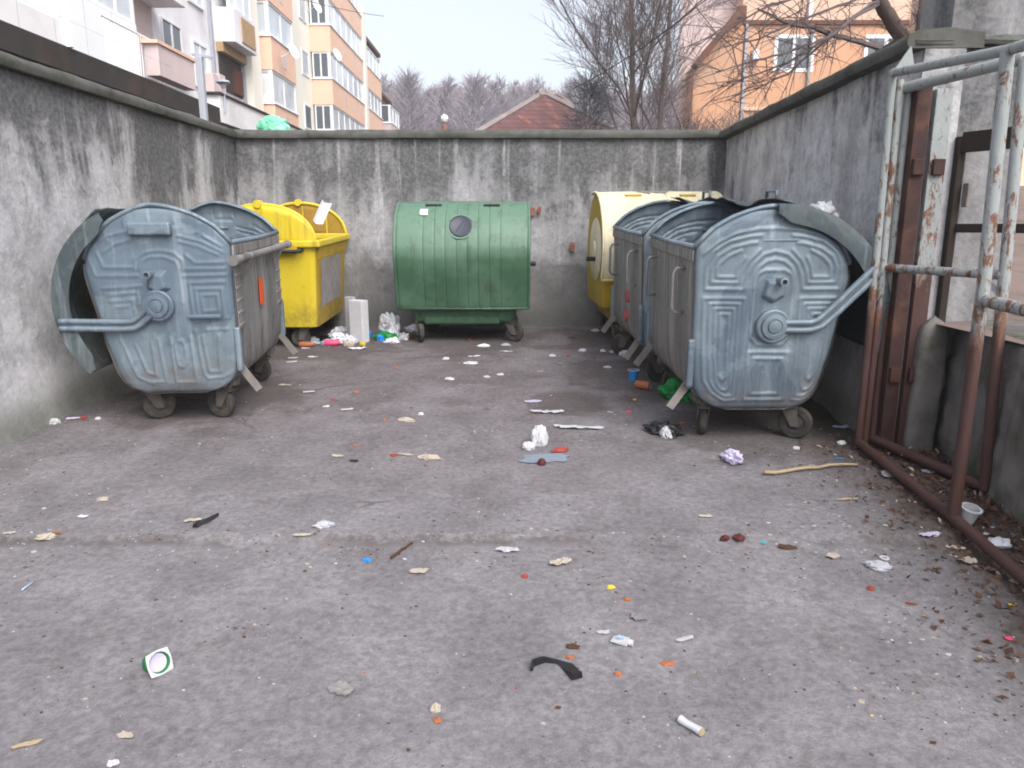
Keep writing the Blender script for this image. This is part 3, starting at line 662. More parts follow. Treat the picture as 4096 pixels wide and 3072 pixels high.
b.add(V, [(0, 1, 4), (1, 2, 5, 4), (2, 3, 5), (3, 0, 4, 5), (3, 2, 1, 0)]); rf = b.build('roof', M['tiles'], hs_)
M['ridge'] = plain('grey_ridge_mortar', (.34, .30, .29), .9, 0, .35, 3, .3, 20, .1, (.2, .1, .08), .5)
b = MB()
for (p, q) in ((0, 4), (1, 4), (4, 5), (2, 5), (3, 5)): b.tube([V[p], V[p].lerp(V[q], .5), V[q]], .13, 6)
b.tube([V[4] + Vector((-.25, -.15, -.1)), V[4] + Vector((.45, .3, -.02))], .2, 6); b.build('ridge_caps', M['ridge'], rf)
pbox(hs_, 'wall', M['r_pink'], Vector((-2.6, 27.9, -.4)) - _ho, Vector((6.2, 34.9, 3.28)) - _ho)
t = thing('chimney_pipe', 'small red and white pipe sticking up behind the back wall', 'chimney', (-2.6, 30, -.4))
b = MB(); b.lathe([(.10, 2.0), (.10, 4.85), (.12, 4.9), (.0, 4.9)], 10); b.build('white_shaft', M['r_white'], t)
b = MB(); b.lathe([(.16, 4.9), (.17, 5.15), (.06, 5.5), (0, 5.52)], 10); b.build('red_collar', M['brick'], t)
b = MB(); b.lathe([(0, 5.50), (.1, 5.55), (.15, 5.66), (.1, 5.78), (0, 5.82)], 10); b.build('white_cap', M['r_white'], t)

# --- salmon apartment house on the right
ob = thing('salmon_house', 'salmon and pink apartment house with a white window behind the right wall', 'building', (10, 31, 0)); _oo = Vector((10, 31, 0))
def obb(name, mat, a, b_): return pbox(ob, name, mat, Vector(a) - _oo, Vector(b_) - _oo)
YO = 30.0
b = MB(); b.add([(6.55-10, .2, -.4), (20, .2, -.4), (20, 13, -.4), (9.6-10, 13, -.4), (6.55-10, .2, 16.2), (20, .2, 16.2), (20, 13, 16.2), (9.6-10, 13, 16.2)], [(3, 2, 1, 0), (4, 5, 6, 7), (0, 1, 5, 4), (1, 2, 6, 5), (2, 3, 7, 6), (3, 0, 4, 7)]); b.build('wall', M['r_pink'], ob); obb('wall', M['r_salmon_lt'], (8.7, YO + .25, 8.76), (30, 31.19, 16))
obb('wall', M['r_salmon'], (8.7, YO, -.4), (30, 31.195, 8.6))
obb('ledge', M['roofedge'], (8.65, YO - .1, 8.603), (30, YO + .2, 8.75))
b = MB(); prof = [(6.9, -.4), (8.7, -.4), (8.7, 8.9), (8.4, 8.9), (6.9, 7.1)]      # sloping wing
b.add([(x - 10, YO - .05 - 31, z) for x, z in prof] + [(x - 10, .19, z) for x, z in prof], [tuple(range(5))] + [(i, i + 5, (i+1) % 5 + 5, (i+1) % 5) for i in range(5)])
b.build('wing', M['r_salmon'], ob)
b = MB(); b.bar((6.85 - 10, YO - .25 - 31, 7.08), (8.45 - 10, YO - .25 - 31, 9.0), .6, .2, up=(0, 0, 1)); b.bar((8.5-10, YO-.3-31, 8.75), (8.5-10, YO-.3-31, 9.15), .3, .3); b.build('wing_roof', M['roofedge'], ob)
obb('downpipe', M['post'], (8.75, YO - .14, -.4), (8.86, YO - .03, 8.6)); obb('downpipe', M['r_grey'], (11.15, YO + .1, 8.76), (11.29, YO + .24, 15.8))
obb('downpipe', M['rustpaint'], (11.2, YO - .13, -.4), (11.28, YO - .05, 8.6))
window(ob, 'y', YO - 31, 9.9 - 10, 11.42 - 10, 6.94, 8.26, -1, nm=2, fr=.13, dep=.03)
window(ob, 'y', YO - 31, 13.3 - 10, 14.9 - 10, 6.94, 8.26, -1, nm=2, fr=.13, dep=.03)
window(ob, 'y', YO - 31, 9.9 - 10, 11.42 - 10, 3.4, 4.7, -1, nm=2, fr=.13, dep=.03)
obb('grey_vent', M['r_grey'], (9.05, YO - .22, 7.3), (9.3, YO - .002, 7.7)); obb('lower_ledge', M['r_orange'], (8.7, YO - .08, 5.55), (30, YO - .003, 5.68))
# orange garden building at the far right
gb = thing('garden_house', 'plain orange wall of a building behind the gate at the far right', 'building', (11, 14, 0))
pbox(gb, 'wall', M['r_orange'], (-2.05, 0, 1.9), (6, 4, 8)); pbox(gb, 'plinth', M['brown'], (-2.1, -.05, .5), (6, 4, 1.897)); pbox(gb, 'roof', M['roofedge'], (-2.4, -.3, 8.003), (6.3, 4.3, 8.2))

# ================================================================= BINS
M['galv_c'] = m_galv('galvanised_steel_blue', (.185, .24, .285), 0, 5.3)
BL, BD = 1.19, .83                                  # galvanised bin: length of the body, depth at the rim
HUB = (.43, .68)                                    # hinge centre (depth from front, height)
def zx(x, y):                                       # side drawing units -> (depth from front, height)
    return ((x - 385) / 945 * BD, .2 + (1465 - y) * .000866)
def interp(tab, z):
    zs = [q[1] for q in tab]; return np.interp(z, zs, [q[0] for q in tab])
# front and back edge of the end face as functions of height
FRONT = sorted([zx(*q) for q in [(640, 1465), (560, 1448), (500, 1425), (452, 1385), (422, 1330), (405, 1250), (393, 1100), (388, 900), (386, 700), (378, 430), (430, 370), (480, 320), (540, 283), (600, 250), (680, 220), (760, 197), (820, 187), (864, 184)]], key=lambda q: q[1])
BACK = sorted([zx(*q) for q in [(1010, 1465), (1075, 1450), (1135, 1422), (1178, 1380), (1208, 1320), (1228, 1250), (1264, 1100), (1296, 900), (1330, 720), (1344, 620), (1330, 530), (1300, 455), (1250, 390), (1190, 330), (1130, 283), (1050, 240), (970, 205), (910, 188), (866, 184)]], key=lambda q: q[1])
ZLO, ZHI = .2, zx(0, 184)[1]
CRIBS = []
def cz(pts): return [(385 + (1245 - x) * .945, 184 + (y - 160) * 1.0415) for x, y in pts]
_C = [[(545, 205), (552, 285)], [(705, 190), (712, 288)], [(735, 288), (860, 292)], [(885, 205), (880, 262)], [(1050, 275), (1030, 330)], [(1070, 350), (1190, 420)], [(400, 290), (425, 380)],
 [(275, 470), (320, 600), (600, 600)], [(345, 455), (380, 545), (590, 545)], [(300, 430), (420, 350), (590, 315)], [(390, 455), (470, 400), (590, 372)],
 [(590, 560), (600, 500), (660, 455), (760, 440), (860, 455), (915, 505), (925, 570)], [(620, 560), (640, 510), (700, 482), (790, 482), (870, 510), (885, 560), (890, 780)],
 [(900, 350), (1050, 385), (1190, 450)], [(905, 385), (1040, 418), (1160, 470)], [(940, 470), (1000, 520), (1190, 520)], [(910, 560), (1200, 560)], [(915, 605), (1205, 600)],
 [(945, 650), (1205, 645), (1210, 880), (960, 900), (945, 650)], [(985, 690), (1165, 688), (1168, 870)], [(985, 690), (992, 880)], [(1020, 730), (1130, 728), (1135, 830), (1028, 835), (1020, 730)],
 [(350, 680), (620, 665)], [(375, 720), (590, 710), (600, 880)], [(400, 765), (550, 755), (560, 890)], [(430, 800), (520, 795)],
 [(955, 960), (985, 1250), (1010, 1290), (1120, 1285), (1215, 1230), (1235, 960)], [(1000, 1000), (1025, 1240), (1095, 1245), (1110, 1000)], [(1040, 960), (1185, 955)],
 [(800, 1060), (815, 1030), (855, 1030), (870, 1060), (875, 1180), (850, 1205), (820, 1200), (808, 1170), (800, 1060)], [(775, 1010), (785, 1310), (930, 1310), (915, 1000)],
 [(430, 1010), (520, 1270), (600, 1310), (715, 1305), (690, 1020)], [(530, 1050), (590, 1240), (650, 1260), (640, 1040)]]
def mir(pts): return [(1730 - x, y) for x, y in pts]
_L = [
 [(430, 470), (510, 400), (620, 345), (740, 320), (865, 312)],
 [(770, 357), (700, 362), (580, 392), (490, 455), (452, 540), (450, 685), (685, 685), (698, 600), (730, 530), (790, 470), (865, 452)],
 [(740, 400), (700, 404), (600, 430), (520, 480), (487, 545), (485, 642), (655, 642), (670, 575), (705, 505), (765, 445)],
 [(650, 447), (575, 485), (530, 530), (520, 560), (520, 610), (632, 610), (645, 545), (675, 490)],
 [(865, 500), (810, 512), (765, 548), (745, 600), (740, 680)],
 [(445, 742), (692, 742), (692, 1395), (610, 1400), (520, 1340), (470, 1260), (456, 1100), (445, 742)],
 [(485, 775), (662, 775), (666, 1368), (610, 1370), (548, 1325), (510, 1260), (496, 1100), (485, 775)],
 [(518, 806), (634, 806), (638, 1290), (620, 1330), (585, 1325), (552, 1280), (530, 1100), (518, 806)],
 [(552, 840), (606, 840), (610, 1240), (588, 1262), (566, 1220), (552, 840)],
]
RIBS = []
for p in _L: RIBS.append(p); RIBS.append(mir(p))
RIBS += [[(740, 1395), (740, 1080), (990, 1080), (990, 1395), (740, 1395)], [(775, 1355), (775, 1120), (955, 1120), (955, 1355), (775, 1355)],
         [(750, 985), (748, 640), (762, 590), (805, 566), (925, 566), (968, 590), (982, 640), (980, 985), (940, 1030), (790, 1030), (750, 985)]]
RSEG = np.array([[*zx(*a), *zx(*c_)] for p in RIBS for a, c_ in zip(p[:-1], p[1:])])
RSEG2 = np.array([[*zx(*a), *zx(*c_)] for p in map(cz, _C) for a, c_ in zip(p[:-1], p[1:])])
def rib_height(Y, Z, RSEG):
    best = np.full(Y.shape, 9.0)
    for y0, z0, y1, z1 in RSEG:
        dx, dz = y1 - y0, z1 - z0; l2 = dx * dx + dz * dz + 1e-12
        t = np.clip(((Y - y0) * dx + (Z - z0) * dz) / l2, 0, 1)
        best = np.minimum(best, np.hypot(Y - y0 - t * dx, Z - z0 - t * dz))
    return (.0078 if len(RSEG) > 120 or True else 0) * np.exp(-(best / .0085) ** 2)
def end_panel(sx, seed, segs=None):
    nz_, ny_ = 150, 130
    zs = np.concatenate([np.linspace(ZLO, ZLO + .03, 10)[:-1], np.linspace(ZLO + .03, ZHI - .02, nz_ - 18), np.linspace(ZHI - .02, ZHI, 10)[1:]])
    f = interp(FRONT, zs); k = interp(BACK, zs); u = np.linspace(0, 1, ny_)
    u = .5 - .5 * np.cos(u * PI) * (1 - .25 * np.sin(u * PI)) if False else u
    Y = f[:, None] + (k - f)[:, None] * u[None, :]; Z = np.repeat(zs[:, None], ny_, 1)
    h = rib_height(Y, Z, RSEG) if segs is None else .7 * rib_height(Y, Z, segs)
    W_ = (k - f)[:, None]
    ed = np.minimum(np.minimum(u[None, :] * W_, (1 - u)[None, :] * W_), np.minimum(Z - ZLO, (ZHI - Z) * .8))
    r = .035; fil = np.where(ed < r, r - np.sqrt(np.maximum(0, r * r - (r - ed) ** 2)), 0)
    bow = .022 * np.clip(1 - ((Y - .42) / .5) ** 2, 0, 1) * np.clip(1 - ((Z - .7) / .65) ** 2, 0, 1)
    dent = np.array([[.014 * noise.noise((float(a) * 3.2 + seed, float(c_) * 3.2, seed)) + .005 * noise.noise((float(a) * 9 + seed, float(c_) * 9, seed)) for a, c_ in zip(ra[::5], rc[::5])] for ra, rc in zip(Y[::5], Z[::5])])
    di = np.zeros(Y.shape); ii = np.arange(Y.shape[0]) / 5; jj = np.arange(ny_) / 5
    i0 = np.clip(ii.astype(int), 0, dent.shape[0] - 2); j0 = np.clip(jj.astype(int), 0, dent.shape[1] - 2)
    fi = np.clip(ii - i0, 0, 1)[:, None]; fj = np.clip(jj - j0, 0, 1)[None, :]
    di = dent[i0][:, j0] * (1-fi) * (1-fj) + dent[i0 + 1][:, j0] * fi * (1-fj) + dent[i0][:, j0 + 1] * (1-fi) * fj + dent[i0 + 1][:, j0 + 1] * fi * fj
    fade = np.clip(ed / .06, 0, 1)
    X = BL / 2 - fil * .9 + (h + bow + di) * fade
    P = np.stack([sx * X, Y - BD / 2, Z], -1)
    b = MB(); b.grid(P, flip=(sx < 0)); return b
def arc(r, a0, a1, n):                              # about the hub, angles from the back axis upwards
    return [(HUB[0] + r * math.cos(a), HUB[1] + r * math.sin(a)) for a in np.linspace(R(a0), R(a1), n)]
def wheel_parts(parent, x, y, zt, ang, r=.097, wmat=None, plate=True):
    """castor (part) with its wheel (sub-part); local point (x, y) under the body, ang = swivel"""
    b = MB(); Mx = Matrix.Translation((x, y, 0)) @ Matrix.Rotation(ang, 4, 'Z'); off = .055
    def tr(*p): return [tuple(Mx @ Vector(q)) for q in p]
    def bx(a, c_):
        q = MB(); q.box(a, c_); b.add([tuple(Mx @ Vector(v)) for v in q.v], q.f)
    bx((-.055, -.05, zt - .012), (.055, .05, zt)); b.tube(tr((0, 0, zt - .045), (0, 0, zt - .012)), .034, 10)
    for s in (-1, 1):
        b.add(tr((-.035, s*.032, zt - .03), (.06, s*.032, zt - .045), (off + .022, s*.032, r - .02), (off - .022, s*.032, r - .02), (-.035, s*.026, zt - .03), (.06, s*.026, zt - .045), (off + .022, s*.026, r - .02), (off - .022, s*.026, r - .02)),
              [(0, 1, 2, 3), (7, 6, 5, 4), (0, 4, 5, 1), (1, 5, 6, 2), (2, 6, 7, 3), (3, 7, 4, 0)])
    b.add(tr((-.035, -.032, zt - .045), (.06, -.032, zt - .05), (.06, .032, zt - .05), (-.035, .032, zt - .045), (-.035, -.032, zt - .03), (.06, -.032, zt - .03), (.06, .032, zt - .03), (-.035, .032, zt - .03)), [(3, 2, 1, 0), (4, 5, 6, 7), (0, 1, 5, 4), (1, 2, 6, 5), (2, 3, 7, 6), (3, 0, 4, 7)])
    c_ = b.build('castor', M['dirtmetal'], parent)
    b = MB(); K = Mx @ Matrix.Translation((off, 0, r)) @ Matrix.Rotation(R(90), 4, 'X')
    b.lathe([(.012, -.026), (.016, -.02), (.045, -.014), (.055, -.022), (r - .012, -.022), (r - .003, -.015), (r, 0), (r - .003, .015), (r - .012, .022), (.055, .022), (.045, .014), (.016, .02), (.012, .026), (0, .026)], 24, K)
    b.build('wheel', wmat or M['rubber'], c_, autos=35)
def galv_bin(label, front_corner, theta, side, lid_rot, seed, handles, ends='galv', swivels=(0, 0, 0, 0), hubz=.68, lr=.638, arm=None):
    HUB = (.43, hubz); dr = lr - .638
    ux, uy = math.sin(theta), math.cos(theta); vx, vy = side * uy, -side * ux
    cx = front_corner[0] + ux * BL / 2 + vx * BD / 2; cy = front_corner[1] + uy * BL / 2 + vy * BD / 2
    rz = (PI / 2 - theta) if side < 0 else (-PI / 2 - theta)
    t = thing('waste_container', label, 'dumpster', (cx, cy, gz(cx, cy) - .002), rz, 'galvanised waste containers', math.atan(.039))
    hb, hl = BD / 2, BL / 2
    for sx in (-1, 1): end_panel(sx, seed + sx, RSEG2 if handles == 'bar' else None).build('end_panel', M[ends], t, smooth=True)
    # shell: front, bottom and back (top stays open)
    prof = [(.435, 1.31)][:0]; zz = np.linspace(zx(0, 430)[1], ZLO, 26)
    F_ = [(float(interp(FRONT, z)), float(z)) for z in zz]; Bk = [(float(interp(BACK, z)), float(z)) for z in np.linspace(ZLO, .98, 26)]
    line = F_ + [(.5 * F_[-1][0] + .5 * Bk[0][0], ZLO)] + Bk
    xs_ = np.linspace(-hl + .004, hl - .004, 40); rows = []
    for x in xs_:
        row = []
        for (y, z) in line:
            e = min(1, (hl - abs(x)) / .12); o_ = .010 * noise.noise((x * 2.6 + seed, z * 2.6, y)) * e + .004 * noise.noise((x * 9 + seed, z * 7, y)) * e
            # pressed vertical flutes near both corners
            fl_ = .010 * math.exp(-((abs(x) - (hl - .11)) / .012) ** 2) * (1 if .35 < z < .95 else 0)
            row.append((x, y - hb - (o_ + fl_) * (1 if y < .4 else -1), z))
        rows.append(row)
    b = MB(); b.grid(rows, flip=True); b.build('shell', M['galv_dirty'], t, smooth=True)
    # rim bead round the opening
    zf = zx(0, 430)[1]; top = [q for q in FRONT if q[1] >= zf] + [q for q in BACK[::-1] if q[1] >= .98]
    rim = MB(); a_ = [(hl - .006, y - hb, z + .004) for y, z in top]; c_ = [(-x, y, z) for x, y, z in a_]
    rim.tube(a_, .013, 8); rim.tube(c_, .013, 8); rim.tube([a_[0], (0, a_[0][1] - .004, a_[0][2] - .008), c_[0]], .015, 8)
    y1, z1 = top[-1]; rim.tube([a_[-1], c_[-1]], .013, 8); rim.build('rim', M['galv2'], t, smooth=True)
    b = MB(); b.box((-hl + .01, -hb - .018, zf - .075), (hl - .01, -hb - .002, zf - .012)); bev(b.build('rim_flange', M['galv_dirty'], t), .006)
    # corner channels at the foot of the front
    for sx in (-1, 1):
        b = MB(); b.box((sx * (hl - .035), -hb - .012, .33), (sx * (hl + .008), -hb + .025, .60)); bev(b.build('corner_channel', M[ends], t), .01)
        b = MB(); b.bar((sx * (hl - .06), -hb + .02, .35), (sx * (hl - .05), -hb - .085, .20), .045, .010, up=(1, 0, 0)); b.build('brake_plate', M['plate'], t)
    # trunnion with its pressed plate, and hub, at both ends
    for sx in (-1, 1):
        y0, z0 = zx(895, 640); b = MB(); X = hl + .022
        hexp = [zx(*q) for q in [(800, 595), (935, 600), (955, 735), (865, 790), (770, 740)]]
        n_ = len(hexp); ctr = (sum(q[0] for q in hexp) / n_, sum(q[1] for q in hexp) / n_)
        in_ = [(ctr[0] + (q[0] - ctr[0]) * .55, ctr[1] + (q[1] - ctr[1]) * .55) for q in hexp]
        vs = [(sx * (X - .02), y - hb, z) for y, z in hexp] + [(sx * (X + .03), y - hb, z) for y, z in in_]
        b.add(vs, [(i, (i+1) % n_, (i+1) % n_ + n_, i + n_) if sx > 0 else (i + n_, (i+1) % n_ + n_, (i+1) % n_, i) for i in range(n_)] + [tuple(range(n_, 2*n_)) if sx > 0 else tuple(range(n_, 2*n_))[::-1]])
        bev(b.build('trunnion_boss', M[ends], t), .008)
        b = MB(); K = Matrix.Translation((sx * X, y0 - hb, z0 + .01)) @ Matrix.Rotation(R(90) * sx, 4, 'Y')
        b.lathe([(.022, 0), (.022, .085), (.014, .087), (.013, .05), (0, .05)], 16, K); b.build('trunnion_pin', M['galv2'], t, autos=40)
        b = MB(); b.bar((sx * (hl + .01), zx(780, 388)[0] - hb, zx(0, 388)[1]), (sx * (hl + .01), zx(1000, 384)[0] - hb, zx(0, 384)[1]), .018, .012); bev(b.build('label_holder', M[ends], t), .003)
    # lid: curved shell with end flanges, carried on two arms
    a0, a1 = -14 + lid_rot, 92 + lid_rot
    lid = None; b = MB(); n = 34; rows = []
    for x in np.linspace(-hl - .035, hl + .035, 24):
        row = []
        for i, a in enumerate(np.linspace(R(a0), R(a1), n)):
            edge = max(0, (i - n + 7) / 6); sag = dr + .03 * edge ** 2 - .05 * edge ** 2 * math.exp(-((x - .05) / .22) ** 2) + .012 * edge * noise.noise((x * 7 + seed, 0, 0))
            r_ = .638 + sag + .008 * noise.noise((x * 3 + seed, a * 2, 0)); row.append((x, HUB[0] + r_ * math.cos(a) - hb, HUB[1] + r_ * math.sin(a)))
        rows.append(row)
    b.grid(rows); lo = b.build('lid', M['galv_lid'], t, smooth=True)
    so_ = lo.modifiers.new('thick', 'SOLIDIFY'); so_.thickness = .006; so_.offset = 0
    for sx in (-1, 1):
        b = MB(); ai = np.linspace(R(a0), R(a1), n); X = sx * (hl + .036)
        rr = []
        for i, a in enumerate(ai):
            wv = .006 * noise.noise((a * 3, seed, sx)); ri = .545 + dr + .05 * math.exp(-((i / (n - 1)) - 0) ** 2 / .002) + .05 * math.exp(-((i / (n - 1)) - 1) ** 2 / .002)
            prof = [(X - sx * .004, ri), (X + sx * (.006 + wv), ri), (X + sx * (.010 + wv), .612 + dr), (X + sx * .006, .642 + dr), (X - sx * .012, .646 + dr), (X - sx * .004, .632 + dr), (X - sx * .004, ri)]
            rr.append([(x, HUB[0] + r_ * math.cos(a) - hb, HUB[1] + r_ * math.sin(a)) for x, r_ in prof])
        b.grid(rr, flip=(sx > 0)); b.add(rr[0][:-1], [tuple(range(6))]); b.add(rr[-1][:-1], [tuple(range(6))[::-1]]); b.build('lid_flange', M['galv_lid'], lo, autos=45)
        # bent double-rib arm with its hub cap
        def pol(r_, ad): return (HUB[0] + r_ * math.cos(R(ad + lid_rot)) - hb, HUB[1] + r_ * math.sin(R(ad + lid_rot)))
        b = MB(); X = sx * (hl + .05)
        for dz in (-.021, .021):
            ks = [(HUB[0] + q[0] - hb, HUB[1] + q[1]) for q in arm] if arm else [pol(.05, 0), pol(.20, 0), pol(.25, 4), pol(.33, 15), pol(.61, 30)]; P3 = []
            for i, (y, z) in enumerate(ks):
                p_ = ks[max(0, i - 1)]; q_ = ks[min(len(ks) - 1, i + 1)]; tx, tz = q_[0] - p_[0], q_[1] - p_[1]; l_ = math.hypot(tx, tz)
                P3.append((X, y - tz / l_ * dz, z + tx / l_ * dz))
            b.tube(P3, .0175, 8)
        ks3 = [Vector((X - sx * .006, *q)) for q in ks]
        for p_, q_ in zip(ks3[:-1], ks3[1:]): b.bar(p_, q_, .012, .06, up=(1, 0, 0)) if False else b.bar(p_, q_, .06, .012, up=(1, 0, 0))
        b.build('lid_arm', M[ends], lo, autos=50)
        b = MB(); K = Matrix.Translation((sx * (hl + .02), HUB[0] - hb, HUB[1])) @ Matrix.Rotation(R(90) * sx, 4, 'Y')
        b.lathe([(.092, 0), (.092, .03), (.084, .036), (.070, .034), (.066, .050), (.044, .054), (.038, .05), (.034, .058), (.014, .062), (0, .062)], 28, K); b.build('lid_hub', M[ends], lo, autos=40)
    if handles == 'loops':
        for x in (-.37, .40):
            b = MB(); y = -hb - .004; z0, z1 = .72, .97
            b.tube([(x, y, z1), (x, y - .05, z1 - .002), (x, y - .065, z1 - .03), (x, y - .065, z0 + .03), (x, y - .05, z0 + .002), (x, y, z0)], .010, 8); b.build('handle', M['galv_dirty'], t, smooth=True)
        b = MB(); y = hb * .6; b.tube([(-.3, y, 1.33), (-.3, y, 1.39), (-.12, y, 1.39), (-.12, y, 1.34)], .011, 6); b.build('lid_handle', M['galv2'], lo, smooth=True)
    else:
        b = MB(); y = -hb - .05; b.tube([(-hl - .09, y, 1.005), (hl + .09, y, 1.005)], .024, 10); b.tube([(-hl - .09, y, 1.005), (-hl - .14, y, 1.005)], .03, 10); b.tube([(hl + .06, y, 1.005), (hl + .12, y, 1.005)], .03, 10)
        for x in (-.40, .44): b.add([(x - .012, -hb, 1.03), (x - .012, y - .01, 1.03), (x - .012, y - .01, .97), (x - .012, -hb, .86), (x + .012, -hb, 1.03), (x + .012, y - .01, 1.03), (x + .012, y - .01, .97), (x + .012, -hb, .86)], [(0, 1, 2, 3), (7, 6, 5, 4), (0, 4, 5, 1), (1, 5, 6, 2), (2, 6, 7, 3)])
        b.build('lifting_bar', M['galv_dirty'], t, autos=40)
        # projecting brackets on the near end
        b = MB(); y0, z0 = zx(760, 300); b.box((-hl - .055, y0 - hb - .02, zx(0, 375)[1]), (-hl + .02, zx(1010, 0)[0] - hb, zx(0, 290)[1])); bev(b.build('label_box', M[ends], t), .012)
        b = MB(); b.box((-hl - .05, zx(470, 0)[0] - hb, .66), (-hl - .01, zx(690, 0)[0] - hb, .685)); bev(b.build('step_bracket', M[ends], t), .008)
        for sx in (-1, 1):
            b = MB(); b.box((sx * (hl - .155), -hb - .006, .58), (sx * (hl - .025), -hb - .0005, .94))
            for k_ in range(5): b.box((sx * (hl - .15), -hb - .014, .60 + k_ * .075), (sx * (hl - .03), -hb - .005, .615 + k_ * .075))
            bev(b.build('corner_steps', M['galv_dirty'], t), .004)
        M['orangepaint'] = plain('orange_paint', (.62, .10, .03), .7, 0, .3, 20, .2)
        b = MB(); b.box((-.06, -hb - .0155, .66), (.03, -hb - .009, .83)); b.build('orange_mark', M['orangepaint'], t)
    for i, (x, y) in enumerate([(-hl + .12, -hb + .13), (hl - .12, -hb + .13), (-hl + .12, hb - .22), (hl - .12, hb - .22)]):
        wheel_parts(t, x, y, .225, swivels[i])
    # cross channels that carry the castors
    for x in (-hl + .12, hl - .12):
        b = MB(); b.box((x - .05, -hb + .06, .222), (x + .05, hb - .15, .262)); bev(b.build('chassis_channel', M['dirtmetal'], t), .005)
    return t
binB = galv_bin('nearest galvanised container on the right by the gate, lid pushed back, bent edge', (.978, 4.035), -.014, 1, 0, 3.3, 'loops', 'galv', (R(100), R(170), R(130), R(62)))
binA = galv_bin('open galvanised container on the right, between the pale yellow container and the nearest one', (.923, 5.334), -.037, 1, -6, 8.1, 'loops', 'galv2', (R(250), R(95), R(80), R(60)))
binC = galv_bin('galvanised container at the left wall, orange mark on its side, lid hanging low', (-1.643, 4.427), -.077, -1, -29, 14.7, 'bar', 'galv_c', (R(68), R(75), R(-62), R(160)), .74, .588, [(.04, -.03), (.11, -.090), (.145, -.110), (.20, -.114), (.56, -.105)])
binC.location.z += 0
# red graffiti smudges on the middle container
M['redpaint'] = plain('faded_red_paint', (.40, .09, .10), .8, 0, .3, 30, .1)
for (x, z, a, c_) in [(.12, .60, .035, .05), (.06, .44, .03, .045)]:
    b = MB(); P = [(x + a * math.cos(q) * (1 + .3 * noise.noise((q * 2, x, z))), z + c_ * math.sin(q) * (1 + .3 * noise.noise((q * 2, z, x)))) for q in np.linspace(0, 2*PI, 12)[:-1]]
    b.add([(px, -BD/2 - .0165, pz) for px, pz in P] + [(px, -BD/2 + .01, pz) for px, pz in P], [tuple(range(11))] + [(i, (i+1) % 11, (i+1) % 11 + 11, i + 11) for i in range(11)]); b.build('red_mark', M['redpaint'], binA)

